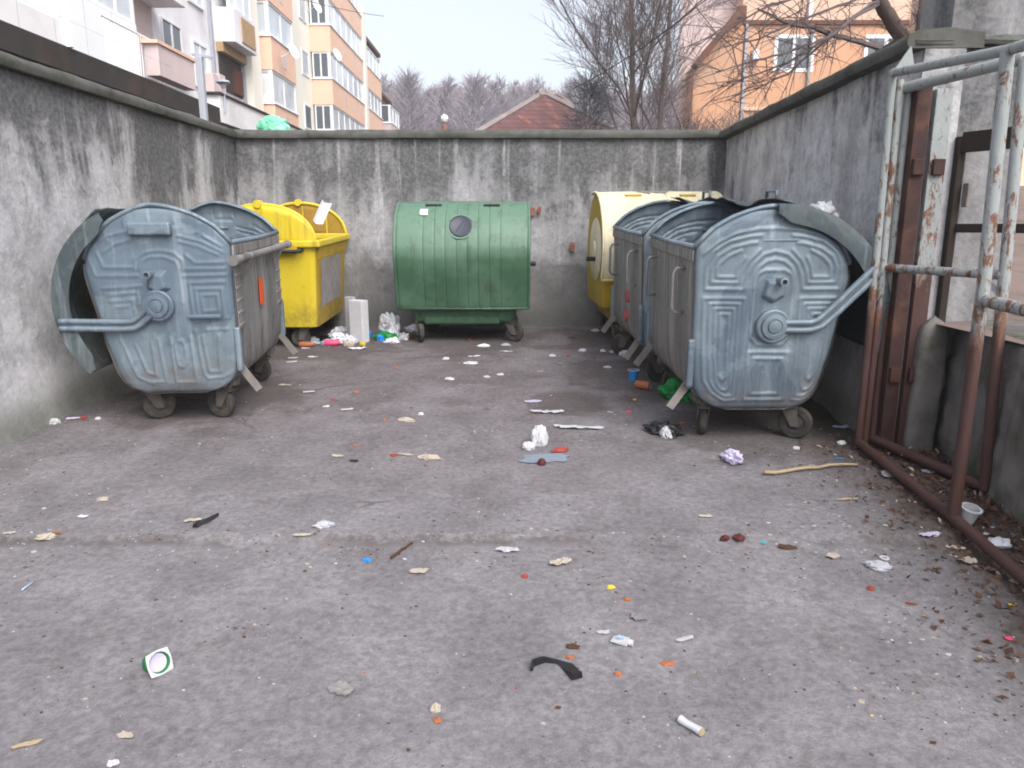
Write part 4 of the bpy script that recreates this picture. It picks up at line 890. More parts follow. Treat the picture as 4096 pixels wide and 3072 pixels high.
# ---------------------------------------------------------------- roll-top plastic containers
LIDP = [(.14, 1.285), (.06, 1.30), (-.06, 1.30), (-.17, 1.28), (-.27, 1.24), (-.36, 1.18), (-.43, 1.10), (-.48, 1.01), (-.51, .91), (-.52, .81), (-.51, .71), (-.485, .60), (-.455, .49), (-.42, .34)]
def smooth_prof(P, n):
    P = np.array(P); d = np.concatenate([[0], np.cumsum(np.hypot(*np.diff(P, axis=0).T))]); q = np.linspace(0, d[-1], n)
    return np.stack([np.interp(q, d, P[:, 0]), np.interp(q, d, P[:, 1])], -1)
def roll_bin(label, cx, cy, rz, lid_end, lidm, tubm, hole, sticker, wid=1.33, sc=1.0):
    t = thing('waste_container', label, 'recycling bin', (cx, cy, gz(cx, cy) - .002), rz, 'plastic roll-top containers', math.atan(.039))
    hw = wid / 2
    Q = smooth_prof(LIDP, 60); Q = Q[Q[:, 1] >= lid_end - .001]; Q *= (1, sc)
    gx = sorted(set([round(q, 4) for q in np.linspace(-hw, hw, 30)] + [round(-hw + wid * (c_ - 175) / 1255 + d, 4) for c_ in (440, 545, 645, 750, 850, 950, 1055, 1160) for d in (-.012, -.006, -.002, .002, .006, .012)]))
    gc = [-hw + wid * (c_ - 175) / 1255 for c_ in (440, 545, 645, 750, 850, 950, 1055, 1160)]
    b = MB(); rows = []
    for x in gx:
        row = []
        for j, (y, z) in enumerate(Q):
            g_ = sum(math.exp(-((x - c_) / .0045) ** 2) for c_ in gc) * (1 if 7 < j else 0) * .007
            tx, tz = Q[min(j + 1, len(Q) - 1)] - Q[max(j - 1, 0)]; l_ = math.hypot(tx, tz); nx_, nz_ = tz / l_, -tx / l_
            e = .010 * math.sin(PI * (x + hw) / wid) - g_ + .004 * noise.noise((x * 3, y * 3, z * 3))
            row.append((x, y + nx_ * e, z + nz_ * e))
        rows.append(row)
    b.grid(rows); lid = b.build('lid', lidm, t, smooth=True); m = lid.modifiers.new('thick', 'SOLIDIFY'); m.thickness = .012; m.offset = -1
    # rounded lid border
    b = MB()
    for sx in (-1, 1): b.tube([(sx * (hw - .004), y + .002, z - .002) for y, z in Q], .013, 8)
    b.tube([(-hw, Q[-1][0], Q[-1][1]), (hw, Q[-1][0], Q[-1][1])], .014, 8); b.build('lid_border', lidm, lid, smooth=True)
    for c_ in (525, 1075):                                           # grip slots in the top edge
        x = -hw + wid * (c_ - 175) / 1255; b = MB(); p = Q[Q[:, 1] > 1.26 * sc][-1]
        b.box((x - .075, p[0] - .02, p[1] - .008), (x + .075, p[0] + .05, p[1] + .022)); bev(b.build('grip_slot', M['dark'] if hole else M['ochre'], lid), .006)
    # tub with end walls that fill the barrel
    full = smooth_prof([(q[0] + .03, q[1] * sc - .014) for q in LIDP[::-1]] , 40); prof = [tuple(q) for q in full] + [(.30, 1.22 * sc), (.44, 1.05 * sc), (.48, .82 * sc), (.46, .60 * sc), (.42, .34)]
    b = MB(); n_ = len(prof)
    for sx in (-1, 1):
        X = sx * (hw - .03); vs = [(X, y, z) for y, z in prof]; b.add(vs, [tuple(range(n_))[::-1] if sx > 0 else tuple(range(n_))])
    for i in range(n_ - 1 if lid_end > .4 else n_ - 1):
        (y0, z0), (y1, z1) = prof[i], prof[i + 1]; b.add([(-hw + .03, y0, z0), (hw - .03, y0, z0), (hw - .03, y1, z1), (-hw + .03, y1, z1)], [(3, 2, 1, 0)])
    b.build('barrel', tubm, t, autos=30)
    b = MB(); w0, w1 = (hw * .82, hw * .76)
    b.add([(-w1, -.34, .19), (w1, -.34, .19), (w1, .36, .19), (-w1, .36, .19), (-w0, -.375, .36), (w0, -.375, .36), (w0, .40, .36), (-w0, .40, .36)], [(3, 2, 1, 0), (4, 5, 6, 7), (0, 1, 5, 4), (1, 2, 6, 5), (2, 3, 7, 6), (3, 0, 4, 7)])
    bev(b.build('tub', tubm, t), .035, 3)
    b = MB(); b.box((-hw * .62, -.352, .175), (hw * .55, -.30, .26)); bev(b.build('base_sill', tubm, t), .02)
    for sx in (-1, 1):
        b = MB(); b.tube([(sx * (hw - .03), -.05, .72 * sc), (sx * (hw + .07), -.05, .72 * sc)], .022, 10); b.build('trunnion_pin', M['dark'], t, autos=40)
        b = MB(); K = Matrix.Translation((sx * (hw - .025), -.0, .80 * sc)) @ Matrix.Rotation(R(90) * sx, 4, 'Y'); b.lathe([(.30, 0), (.29, .008), (.09, .012), (.08, .03), (0, .03)], 36, K); b.build('end_disc', lidm, lid, autos=40)
    if hole:
        j = int(np.argmin(np.abs(Q[:, 1] - 1.09))); y, z = Q[j]; tx, tz = Q[j + 1] - Q[j - 1]; l_ = math.hypot(tx, tz); nrm = Vector((0, tz / l_, -tx / l_))
        K = Matrix.Translation(Vector((-.01, y, z)) + nrm * .010) @ nrm.to_track_quat('Z', 'Y').to_matrix().to_4x4()
        M['flap'] = plain('dark_rubber_flap', (.06, .065, .09), .5, 0, .35, 14, .3, 30, .4)
        b = MB(); b.lathe([(.103, -.02), (.103, .004), (.096, .008), (.09, .003), (0, .003)], 32, K); fl_ = b.build('hole_cover', M['flap'], lid, autos=40)
        b = MB(); b.add([tuple(K @ Vector(q)) for q in [(-.045, -.05, .0045), (-.036, -.054, .0045), (.03, .05, .0045), (.022, .052, .0045)]], [(0, 1, 2, 3)]); b.build('flap_slit', M['black'], fl_)
        b = MB(); b.lathe([(.126, -.008), (.126, .0005), (.110, .0005), (.110, -.008)], 36, K)
        for i in range(6):
            a = 2*PI*i/6 + .5; b.lathe([(.007, -.006), (.007, .004), (0, .006)], 6, K @ Matrix.Translation((.118 * math.cos(a), .118 * math.sin(a), 0)))
        b.build('rivet_ring', [M['green']] , fl_)
    if sticker:
        rows = []; j0 = int(np.argmin(np.abs(Q[:, 1] - 1.225))); x0 = -hw + .225
        for x in np.linspace(x0, x0 + .075, 4): rows.append([(x + (.012 if j == j0 + 3 else 0), Q[j][0] - .013, Q[j][1] + .010) for j in range(j0 - 1, j0 + 4)])
        b = MB(); b.grid(rows); b.build('torn_sticker', M['white'], lid)
    for i, (x, y) in enumerate([(-hw * .70, -.27), (hw * .70, -.27), (-hw * .70, .26), (hw * .70, .26)]): wheel_parts(t, x, y, .205, [R(-75), R(-25), R(20), R(60)][i], .092)
    return t
green = roll_bin('green plastic container with round dark hole cover standing against the back wall', -.455, 7.34, 0, .34, M['green'], M['green_tub'], True, True, 1.23)
pale = roll_bin('bleached yellow plastic container in the back right corner, lid closed', 1.36, 7.33, R(4), .56, M['pale'], M['ochre'], False, False, 1.16, 1.07)
_Q = smooth_prof(LIDP, 60) * (1, 1.07); b = MB(); rows = []
M['soot'] = plain('grey_scorch', (.26, .235, .23), .9, 0, .4, 14, .3)
for i in range(13):
    x = -.20 + .30 * i / 12; j1 = 9 + int(9 * (.4 + .6 * noise.noise((i * .45, 2, 0))) * math.sin(PI * (i + .5) / 13)); J = np.linspace(6, j1 + 1, 7)
    rows.append([(x, np.interp(j, range(60), _Q[:, 0]) - .010, np.interp(j, range(60), _Q[:, 1]) + .013) for j in J])
b.grid(rows); b.build('scorch_mark', M['soot'], pale)

M['rusty_yellow'] = m_plastic('rust_stained_yellow', (.36, .22, .02), (.28, .15, .03), (.12, .06, .02), .6, .9)
# ---------------------------------------------------------------- yellow open container on the left
t = yel = thing('waste_container', 'open bright yellow plastic container on the left, behind the galvanised one', 'recycling bin', (-2.18, 7.27, gz(0, 7.27) - .002), R(90), None, math.atan(.039))
hl, hb = .62, .455                      # local x = length (away from the camera), local -y = front (faces right)
def ysec(z):                            # half depth and half length of the tub at height z
    f = (z - .20) / .75; return hb * (.90 + .10 * f), hl * (.90 + .10 * f)
b = MB(); rows = []
for z in list(np.linspace(.20, .95, 12)):
    d, l_ = ysec(z); r_ = .06; ring = []
    for (cx_, cy_, a0) in ((l_ - r_, -d + r_, -90), (l_ - r_, d - r_, 0), (-l_ + r_, d - r_, 90), (-l_ + r_, -d + r_, 180)):
        for a in np.linspace(R(a0), R(a0 + 90), 6): ring.append((cx_ + r_ * math.cos(a), cy_ + r_ * math.sin(a), z))
    ring.append(ring[0]); rows.append(ring)
b.grid(rows); b.add(rows[0][:-1], [tuple(range(24))[::-1]])
tub = b.build('tub', [M['yellow'], M['yellow_dirty']], t, autos=40)
for p in tub.data.polygons:
    if p.normal.y < -.8: p.material_index = 1
for sx in (-1, 1):                      # domed end walls above the rim
    b = MB(); n = 26; outer = [(-hb * math.cos(a) if True else 0, .95 + .335 * math.sin(a) ** .9) for a in np.linspace(0, PI, n)]
    X = sx * hl
    b.grid([[(X, y, .95 + (z - .95) * f) for f in np.linspace(0, 1, 6)] for i, (y, z) in enumerate(outer)], flip=(sx < 0))
    o = b.build('end_dome', M['yellow'] if sx < 0 else M['rusty_yellow'], t, autos=40); m = o.modifiers.new('thick', 'SOLIDIFY'); m.thickness = .014
    b = MB(); b.tube([(X, y, z) for y, z in outer], .016, 8); b.build('dome_bead', M['yellow'], o, smooth=True)
    b = MB(); b.box((X - .004, -.28, .955), (X + sx * .012, .26, .975))
    for yy in (-.26, -.02, .24): zt_ = .95 + .335 * math.sin(math.acos(-yy / hb)) ** .9 if abs(yy) < hb else 1; b.box((X - .004, yy - .006, .97), (X + sx * .03, yy + .006, zt_ - .03))
    b.build('dome_ribs', M['yellow'], o)
    b = MB(); K = Matrix.Translation((X, 0, 1.285)); b.tube([(X - .03, .02, 1.29), (X + .03, .02, 1.29)], .035, 10); b.build('top_lug', M['yellow'], o)
b = MB()
for (p, q) in (((-hl - .02, -hb - .015, .95), (hl + .02, -hb - .015, .95)), ((-hl - .02, hb + .015, .95), (hl + .02, hb + .015, .95)), ((-hl - .015, -hb - .02, .95), (-hl - .015, hb + .02, .95)), ((hl + .015, -hb - .02, .95), (hl + .015, hb + .02, .95))): b.bar(p, q, .05, .06)
bev(b.build('rim', M['yellow'], t), .012)
b = MB(); b.box((-hl + .05, -hb - .001, .90), (hl - .05, -hb + .012, .92))
for k_ in range(14): x = -hl + .08 + k_ * (2 * hl - .16) / 13; b.add([(x - .006, -hb - .035, .92), (x + .006, -hb - .035, .92), (x + .006, -hb + .005, .80), (x - .006, -hb + .005, .80), (x - .006, -hb + .02, .92), (x + .006, -hb + .02, .92)], [(0, 3, 2, 1), (0, 4, 3), (1, 2, 5)])
b.build('rim_webs', M['yellow_dirty'], t)
b = MB(); b.tube([(-hl - .02, -.34, .90), (-hl - .075, -.34, .89), (-hl - .075, -.02, .89), (-hl - .02, -.02, .90)], .016, 8); b.build('handle', M['dark'], t, smooth=True)
b = MB(); b.box((-hl - .045, -.30, .88), (-hl - .01, -.06, .945)); bev(b.build('handle_block', M['ochre'], t), .008)
b = MB(); b.box((-hl - .035, .07, .90), (-hl - .012, .42, .945)); b.build('black_strip', M['dark'], t)
M['sticker'] = plain('weathered_grey_sticker', (.33, .30, .31), .8, 0, .45, 9, .3, 30, .2, (.22, .16, .08), .5)
b = MB(); b.add([(-.40, -hb - .004 + .012, .78), (.30, -hb - .004 + .012, .80), (.30, -hb + .03, .34), (-.40, -hb + .03, .32)], [(3, 2, 1, 0)])
b = MB(); b.add([(-.44, -ysec(.80)[0] - .004, .80), (.36, -ysec(.80)[0] - .004, .80), (.36, -ysec(.36)[0] - .004, .36), (-.42, -ysec(.35)[0] - .004, .34), (-.30, -ysec(.38)[0] - .004, .37)], [(0, 4, 2, 1), (0, 3, 4)]); b.build('worn_sticker', M['sticker'], t)
b = MB(); rows = []
for x in np.linspace(-hl + .02, hl - .02, 10): rows.append([(x, hb * math.cos(a) * 1.03, .95 + .36 * math.sin(a)) for a in np.linspace(R(-35), R(60), 16)])
b.grid(rows); o = b.build('lid', M['yellow_dirty'], t, smooth=True); m = o.modifiers.new('thick', 'SOLIDIFY'); m.thickness = .014
for i, (x, y) in enumerate([(-hl * .74, -hb * .62), (hl * .74, -hb * .62), (-hl * .74, hb * .62), (hl * .74, hb * .62)]):
    wheel_parts(t, x, y, .215, [R(100), R(60), R(20), R(150)][i], .09)
    b = MB(); b.box((x - .09, y - .07, .20), (x + .09, y + .07, .30)); bev(b.build('castor_block', M['ochre'], t), .015)

# ================================================================= TREES
rnd = random.Random(7)
def grow(tr, tw, p, d, L, r, depth, spread=.55, up=.12, kids=(3, 5), seg=4, sides=(7, 4, 3), taper=.55, twr=.010, gn=None, lat=(.25, 1.0), droop=0, wob=.12):
    """recursive bare branch; thick wood goes to tr, thin twigs to tw"""
    pts = [Vector(p)]; rs = [r]; dd = Vector(d).normalized()
    for i in range(seg):
        dd = (dd + Vector((rnd.gauss(0, wob), rnd.gauss(0, wob), rnd.gauss(0, .10) + up * .4 - droop))).normalized()
        pts.append(pts[-1] + dd * L / seg); rs.append(r * (1 - (1 - taper) * (i + 1) / seg))
    n = sides[0] if r > .05 else (sides[1] if r > .018 else sides[2])
    (tr if r > .028 else tw).tube(pts, rs, n, caps=False)
    if depth <= 0: return
    k = rnd.randint(*kids)
    for j in range(k):
        f = lat[0] + (lat[1] - lat[0]) * (j + rnd.random()) / k; i = min(seg - 1, int(f * seg)); q = pts[i].lerp(pts[i + 1], f * seg - i)
        ax = Vector((rnd.gauss(0, 1), rnd.gauss(0, 1), rnd.gauss(0, .4))); dd0 = (pts[i + 1] - pts[i]).normalized()
        side = (ax - dd0 * ax.dot(dd0)).normalized(); nd = (dd0 * (1 - spread * rnd.uniform(.7, 1.2)) + side * spread * rnd.uniform(.8, 1.3) + Vector((0, 0, up))).normalized()
        grow(tr, tw, q, nd, L * rnd.uniform(.42, .68) * (1.15 - .4 * f), max(twr, rs[i] * rnd.uniform(.28, .45)), depth - 1, spread, up, kids, max(2, seg - 1), sides, taper, twr, gn, lat, droop)
    # leader
    if depth > 0: grow(tr, tw, pts[-1], dd, L * .55, max(twr, rs[-1]), depth - 1, spread, up, kids, max(2, seg - 1), sides, taper, twr, gn, lat, droop, wob)
def bare_tree(name, label, loc, H, r, depth=4, spread=.5, up=.2, kids=(3, 5), mat='bark', tmat='twig', group=None, twr=.012, lean=(0, 0), cat='tree', lat=(.25, 1.0), droop=0, wob=.12):
    t = thing(name, label, cat, loc, 0, group); tr, tw = MB(), MB()
    grow(tr, tw, (0, 0, 0), (lean[0], lean[1], 1), H * .5, r, depth, spread, up, kids, 5, (7, 4, 3), .62, twr, None, lat, droop, wob)
    if tr.v: tr.build('trunk', M[mat], t, smooth=True)
    tw.build('crown', M[tmat], t)
    return t
# two tall bare trees left of the salmon house
rnd.seed(11); bare_tree('bare_tree', 'tall bare tree with a straight trunk behind the back wall, nearest the tiled roof', (4.05, 24.5, -.4), 14.5, .13, 4, .42, .14, (6, 8), group='bare trees beyond the back wall', twr=.006, lean=(-.01, 0), lat=(.25, 1), wob=.03)
rnd.seed(23); bare_tree('bare_tree', 'tall bare tree close beside the salmon house, right of its twin', (4.55, 25.3, -.4), 14.0, .11, 4, .42, .14, (5, 7), group='bare trees beyond the back wall', twr=.006, lean=(-.01, 0), lat=(.25, 1), wob=.03)
# dense dark evergreen-like mass between them and the roof
def bushy(name, label, loc, H, W, n, seed, mat, tw=.012, group=None, base=.1, cone=1.0, L=(.4, .9), cat='tree', upb=.35):
    t = thing(name, label, cat, loc, 0, group); rr = random.Random(seed); b = MB(); tr = MB()
    tr.tube([(0, 0, 0), (rr.uniform(-.1, .1), 0, H * .5), (rr.uniform(-.1, .1), 0, H * .95)], [.09, .06, .015], 6); tr.build('trunk', M['bark'], t, smooth=True)
    for i in range(n):
        f = rr.random() ** .8; z = H * (base + (1 - base) * f); wmax = W * ((1 - f) ** cone * .95 + .08) * (.75 + .5 * (noise.noise((seed, f * 4, 0)) + .5))
        a = rr.uniform(0, 2*PI); rad = wmax * math.sqrt(rr.random()) * (1 + .35 * noise.noise((math.cos(a) * 1.5 + seed, math.sin(a) * 1.5, z * .9)))
        p = Vector((rad * math.cos(a), rad * math.sin(a), z)); l_ = rr.uniform(*L)
        d = Vector((math.cos(a) * rr.uniform(.2, 1), math.sin(a) * rr.uniform(.2, 1), rr.gauss(upb, .35))).normalized()
        q = p + d * l_; m = p.lerp(q, .55) + Vector((rr.gauss(0, .05), rr.gauss(0, .05), rr.gauss(0, .04))) * l_ * 1.5
        b.tube([p, m, q], [tw, tw * .8, tw * .3], 3, caps=False)
        s_ = (m + Vector((rr.gauss(0, .3), rr.gauss(0, .3), rr.gauss(.15, .25))) * l_); b.tube([m, s_], [tw * .7, tw * .3], 3, caps=False)
    b.build('crown', M[mat], t); return t
bushy('evergreen_tree', 'dark dense conical tree between the tiled roof and the bare trees', (2.25, 23.0, -.4), 5.7, 1.0, 1100, 5, 'needle', .009, None, .15, .8, (.35, .8))
for i, (x, y, h, wd, n, sd_, lab) in enumerate([
    (3.3, 20.5, 3.6, 1.2, 700, 31, 'purple brown bare shrub rising over the back wall just right of the tiled roof'),
    (4.6, 20.0, 3.8, 1.4, 800, 32, 'wide purple brown bare shrub over the back wall below the tall bare trees'),
    (5.9, 19.0, 3.8, 1.2, 700, 33, 'bare shrub over the back wall at the foot of the pink house'),
    (4.4, 14.2, 3.0, 1.0, 500, 34, 'dark bare shrub just left of where the back and right walls meet')]):
    bushy('bare_shrub', lab, (x, y, -.4), h, wd, n, sd_, 'twig', .011, 'bare shrubs behind the back wall', .25, .45, (.5, 1.1), 'shrub', .8)
# shrub tree with pale stems in front of the salmon house
rnd.seed(5); t = bare_tree('young_tree', 'pale stemmed young tree in front of the salmon house corner', (5.0, 16.5, -.4), 5.2, .05, 4, .5, .16, (3, 5), 'bark_pale', 'twig', None, .005, (.05, 0))
# tree overhanging the right wall, trunk at the far right, drooping limbs to the left
t = thing('overhanging_tree', 'bare tree behind the right wall with long limbs drooping left across the salmon house', 'tree', (3.75, 7.2, .2)); O = Vector((3.75, 7.2, .2)); tr, tw = MB(), MB(); rnd.seed(3)
limbs = [([(3.620, 7.2, 2.559), (3.536, 7.2, 2.893), (3.292, 7, 3.035), (3.085, 6.9, 3.211), (2.879, 6.8, 3.431)], [.075, .07, .062, .055, .04]),
  ([(3.755, 7.3, 2.697), (3.799, 7.4, 3.038), (3.849, 7.5, 3.302), (3.871, 7.6, 3.649)], [.07, .06, .052, .04]),
  ([(3.721, 7.1, 2.774), (3.743, 7, 2.979), (3.747, 6.9, 3.138), (3.763, 6.8, 3.325)], [.075, .07, .06, .05]),
  ([(3.482, 7.2, 2.776), (3.191, 6.9, 2.761), (2.816, 6.6, 2.752), (2.425, 6.3, 2.759), (2.062, 6, 2.738), (1.776, 5.8, 2.779)], [.03, .026, .023, .020, .013, .006]),
  ([(3.143, 6.9, 3.109), (2.794, 6.5, 2.908), (2.498, 6.2, 2.698), (2.215, 6, 2.570), (1.910, 5.8, 2.457), (1.648, 5.7, 2.380), (1.441, 5.6, 2.314)], [.016, .013, .011, .010, .008, .006, .003]),
  ([(3.096, 6.9, 3.102), (2.611, 6.4, 2.790), (2.256, 6.1, 2.543), (2.016, 5.9, 2.420), (1.750, 5.8, 2.320), (1.555, 5.7, 2.254)], [.013, .012, .010, .008, .006, .003]),
  ([(3.049, 6.9, 3.175), (2.485, 6.3, 2.907), (2.064, 6, 2.716), (1.800, 5.8, 2.573), (1.507, 5.7, 2.504)], [.014, .011, .009, .007, .003]),
  ([(3.578, 7.3, 3.325), (3.031, 6.8, 3.075), (2.722, 6.5, 2.873), (2.469, 6.3, 2.670), (2.125, 6.1, 2.392), (1.886, 6, 2.274), (1.684, 5.9, 2.208)], [.016, .013, .011, .010, .008, .005, .003]),
  ([(3.747, 6.9, 3.138), (3.823, 6.6, 2.968), (3.932, 6.4, 2.899), (4.019, 6.2, 2.881)], [.02, .016, .012, .006]),
  ([(2.979, 6.9, 3.284), (2.402, 6.4, 3.069), (1.948, 6.1, 2.871), (1.552, 5.9, 2.676), (1.331, 5.8, 2.526)], [.013, .010, .008, .006, .003])]
for pts, rs in limbs:
    pts = [Vector(p) - O for p in pts]
    fine = []; fr = []
    for i in range(len(pts) - 1):
        for k_ in range(4): f = k_ / 4; fine.append(pts[i].lerp(pts[i+1], f) + Vector((rnd.gauss(0, .004), rnd.gauss(0, .008), rnd.gauss(0, .004)))); fr.append(rs[i] * (1 - f) + rs[i+1] * f)
    fine.append(pts[-1]); fr.append(rs[-1]); (tr if rs[0] > .035 else tw).tube(fine, fr, 7 if rs[0] > .03 else 5, caps=False)
    for k_ in range(26):                                              # side shoots
        i = rnd.randint(2, len(fine) - 2); d0 = (fine[i+1] - fine[i]).normalized(); L_ = rnd.uniform(.15, .6)
        d1 = (d0 * .8 + Vector((rnd.gauss(0, .6), rnd.gauss(0, .6), rnd.gauss(-.1, .5)))).normalized(); p = fine[i]; q = p + d1 * L_ * .5; e = q + (d1 + Vector((rnd.gauss(0, .2), rnd.gauss(0, .2), rnd.gauss(-.1, .2)))).normalized() * L_ * .5
        tw.tube([p, q, e], [.0045, .0035, .0015], 3, caps=False)
        for m_ in range(2):
            s_ = q + Vector((rnd.gauss(0, .12), rnd.gauss(0, .12), rnd.gauss(0, .12))); tw.tube([q, s_], [.0025, .0012], 3, caps=False)
tr.tube([(0, 0, 0), (.05, 0, .9), Vector((3.719, 7.2, 2.539)) - O], [.13, .12, .10], 9); tr.build('trunk', M['bark'], t, smooth=True); tw.build('branches', M['twig'], t)

# hill and far wood
b = MB()
def hill_z(x, y): return -.46 + max(0, (y - 75)) * .19 * (1 + .35 * noise.noise((x * .015, y * .015, 0))) * (1.0 - .35 * max(-.6, min(1, (x - 6) / 60)))
b.grid([[(x, y, hill_z(x, y)) for y in np.arange(70, 150, 5)] for x in np.arange(-120, 170, 6)], flip=True)
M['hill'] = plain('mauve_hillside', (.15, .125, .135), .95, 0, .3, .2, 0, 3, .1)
tag(b.build('hill', M['hill'], smooth=True), kind='structure')
def far_crown(b, rr, x, y, H, W, n, tw):
    z0 = hill_z(x, y) if y > 70 else -.45
    b.tube([(x, y, z0), (x, y, z0 + H * .9)], [.2, .04], 4, caps=False)
    for i in range(n):
        f = rr.random() ** .8; a = rr.uniform(0, 2*PI); wm = W * (math.sin(PI * min(1, .12 + f * .9)) ** .8) * .5
        rad = wm * math.sqrt(rr.random()); p = Vector((x + rad * math.cos(a), y + rad * math.sin(a), z0 + H * (.12 + .86 * f)))
        l_ = rr.uniform(.05, .12) * H; d = Vector((math.cos(a) * .6 + rr.gauss(0, .4), math.sin(a) * .6, rr.uniform(.2, 1.1))).normalized()
        b.tube([p, p + d * l_], [tw, tw * .25], 3, caps=False)
b = MB(); rr = random.Random(77)
for k_ in range(95):
    y = rr.uniform(92, 128); x = (rr.uniform(835, 1500) - 1106) / 1600 * y
    far_crown(b, rr, x, y, rr.uniform(11, 14), rr.uniform(6, 8.5), 330, .07)
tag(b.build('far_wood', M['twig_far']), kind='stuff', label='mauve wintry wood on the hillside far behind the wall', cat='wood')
for i, (u, y, H, W, lab) in enumerate([(895, 80, 15.5, 6.5, 'tallest rounded bare tree on the hillside, beside the apartment block'), (1030, 82, 15.0, 8, 'broad feathery bare tree on the hillside left of the tiled roof'),
      (1085, 86, 12.6, 6.5, 'lower feathery bare tree right beside the tiled roof'), (855, 76, 12.5, 6.0, 'low hillside tree touching the end of the apartment block'), (960, 84, 11, 6.5, 'low hillside tree behind the red and white pipe'),
      (1290, 70, 13, 6.0, 'faint tree behind the dark conical tree')]):
    x = (u - 1106) / 1600 * y; z0 = hill_z(x, y); b = MB(); far_crown(b, random.Random(100 + i), x, y, H, W, 1300, .04)
    b2 = MB(); b2.v = [(a - x, c_ - y, d - z0) for a, c_, d in b.v]; b2.f = b.f; b2.m = b.m
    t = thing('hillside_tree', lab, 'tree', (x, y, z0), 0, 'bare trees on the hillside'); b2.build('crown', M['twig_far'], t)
    tk = MB(); tk.tube([(0, 0, -.3), (0, 0, H * .5)], [.22, .12], 6); tk.build('trunk', M['bark'], t)

# pale air: closed box round everything, even density
b = MB(); b.box((-225, -65, -1.5), (225, 245, 31)); hz = b.build('haze', bpy.data.materials.new('haze_air'), None); tag(hz, kind='stuff')
hm = hz.data.materials[0]; hm.use_nodes = True; ht = hm.node_tree
for n_ in list(ht.nodes):
    if n_.type != 'OUTPUT_MATERIAL': ht.nodes.remove(n_)
hv = ht.nodes.new('ShaderNodeVolumePrincipled'); hv.inputs['Color'].default_value = (.92, .91, .96, 1); hv.inputs['Density'].default_value = .0026; hv.inputs['Anisotropy'].default_value = .2
ht.links.new(hv.outputs[0], [n_ for n_ in ht.nodes if n_.type == 'OUTPUT_MATERIAL'][0].inputs['Volume'])

# overhead cables
def cable(label, p, q, sag, r):
    b = MB(); p, q = Vector(p), Vector(q); b.tube([p.lerp(q, f) - Vector((0, 0, sag * 4 * f * (1 - f))) for f in np.linspace(0, 1, 14)], r, 4); tag(b.build('overhead_cable', M['wire']), label, 'cable', 'overhead cables')
cable('black cable slanting up in front of the tall bare trees to the salmon house', (1.736, 22, 5.005), (4.164, 16, 5.882), .15, .014)
cable('thin cable crossing in front of the apartment block above the left wall', (-6.5, 11, 5.6), (-3.2, 20, 6.35), .25, .006)
cable('second thin cable in front of the salmon house, running to the top right', (3.949, 18, 4.621), (5.254, 14, 5.229), .1, .008)

# ================================================================= LITTER
def at(x, y): return Vector((x, y, yard_z(x, y)))
def crumple(name, label, cat, pos, sx, sy, sz, mat, seed, group=None, amp=.45, sub=3, extra=None, z=0):
    import bmesh
    bm = bmesh.new(); bmesh.ops.create_icosphere(bm, subdivisions=sub, radius=1.0); rr = random.Random(seed)
    amp *= .62
    for v in bm.verts:
        c_ = v.co.normalized(); f = 1 + amp * (abs(noise.noise(c_ * 1.7 + Vector((seed, 0, 0)))) * 2 - .6) + amp * .30 * (abs(noise.noise(c_ * 4.3 + Vector((0, seed, 0)))) * 2 - .5)
        v.co = Vector((c_.x * f * sx, c_.y * f * sy, max(-.35, c_.z * f) * sz + .35 * sz))
    me = bpy.data.meshes.new(name); bm.to_mesh(me); bm.free(); me.materials.append(M[mat])
    o = bpy.data.objects.new(name, me); C.objects.link(o); p = at(*pos) if z == 0 else Vector((*pos, z)); o.location = p; o.rotation_euler = (0, 0, rr.uniform(0, 6.28)) if extra is None else extra
    return tag(o, label, cat, group)
def sheet(name, label, cat, pos, l_, w_, mat, seed, rot=0, curl=.25, group=None, n=9):
    rr = random.Random(seed); P = []
    for i in range(n):
        row = []
        for j in range(n):
            u, v = i / (n - 1) - .5, j / (n - 1) - .5; e = 1 + .25 * noise.noise((math.atan2(v, u) * 1.6, seed, 0))
            z = .003 + curl * min(l_, w_) * (.9 * abs(noise.noise((u * 3 + seed, v * 3, 0))) + .9 * max(0, abs(u) * 2 - .5) * max(0, noise.noise((seed, u, 5)) + .3) + .25 * abs(noise.noise((u * 8, v * 8, seed))))
            e *= 1 + .30 * noise.noise((math.atan2(v, u) * 4.1, seed, 7)); du, dv = u * math.sqrt(1 - 1.5 * v * v), v * math.sqrt(1 - 1.5 * u * u)
            row.append((du * l_ * e, dv * w_ * e, z))
        P.append(row)
    b = MB(); b.grid(P); o = b.build(name, M[mat], None); m = o.modifiers.new('thick', 'SOLIDIFY'); m.thickness = .0015
    x, y = pos; o.location = at(x, y); o.rotation_euler = (0, 0, rot); return tag(o, label, cat, group)
def stick(name, label, cat, pts, r, mat):
    b = MB(); P = [at(x, y) + Vector((0, 0, r * 1.0)) for x, y in pts]; Q = []
    for i in range(len(P) - 1):
        for k_ in range(3): Q.append(P[i].lerp(P[i+1], k_ / 3) + Vector((0, rnd.gauss(0, r * .3), abs(rnd.gauss(0, r * .3)))))
    Q.append(P[-1]); o0 = Vector(Q[0]); b.tube([q - o0 for q in Q], [r * (1 - .5 * i / len(Q)) for i in range(len(Q))], 6); o = b.build(name, M[mat], None, smooth=True); o.location = o0
    return tag(o, label, cat)
CR, SH = crumple, sheet
M['bluefilm'] = plain('blue_tinted_film', (.215, .26, .32), .7, 0, .35, 16, .3, 40, .2, (.19, .18, .185), .7)
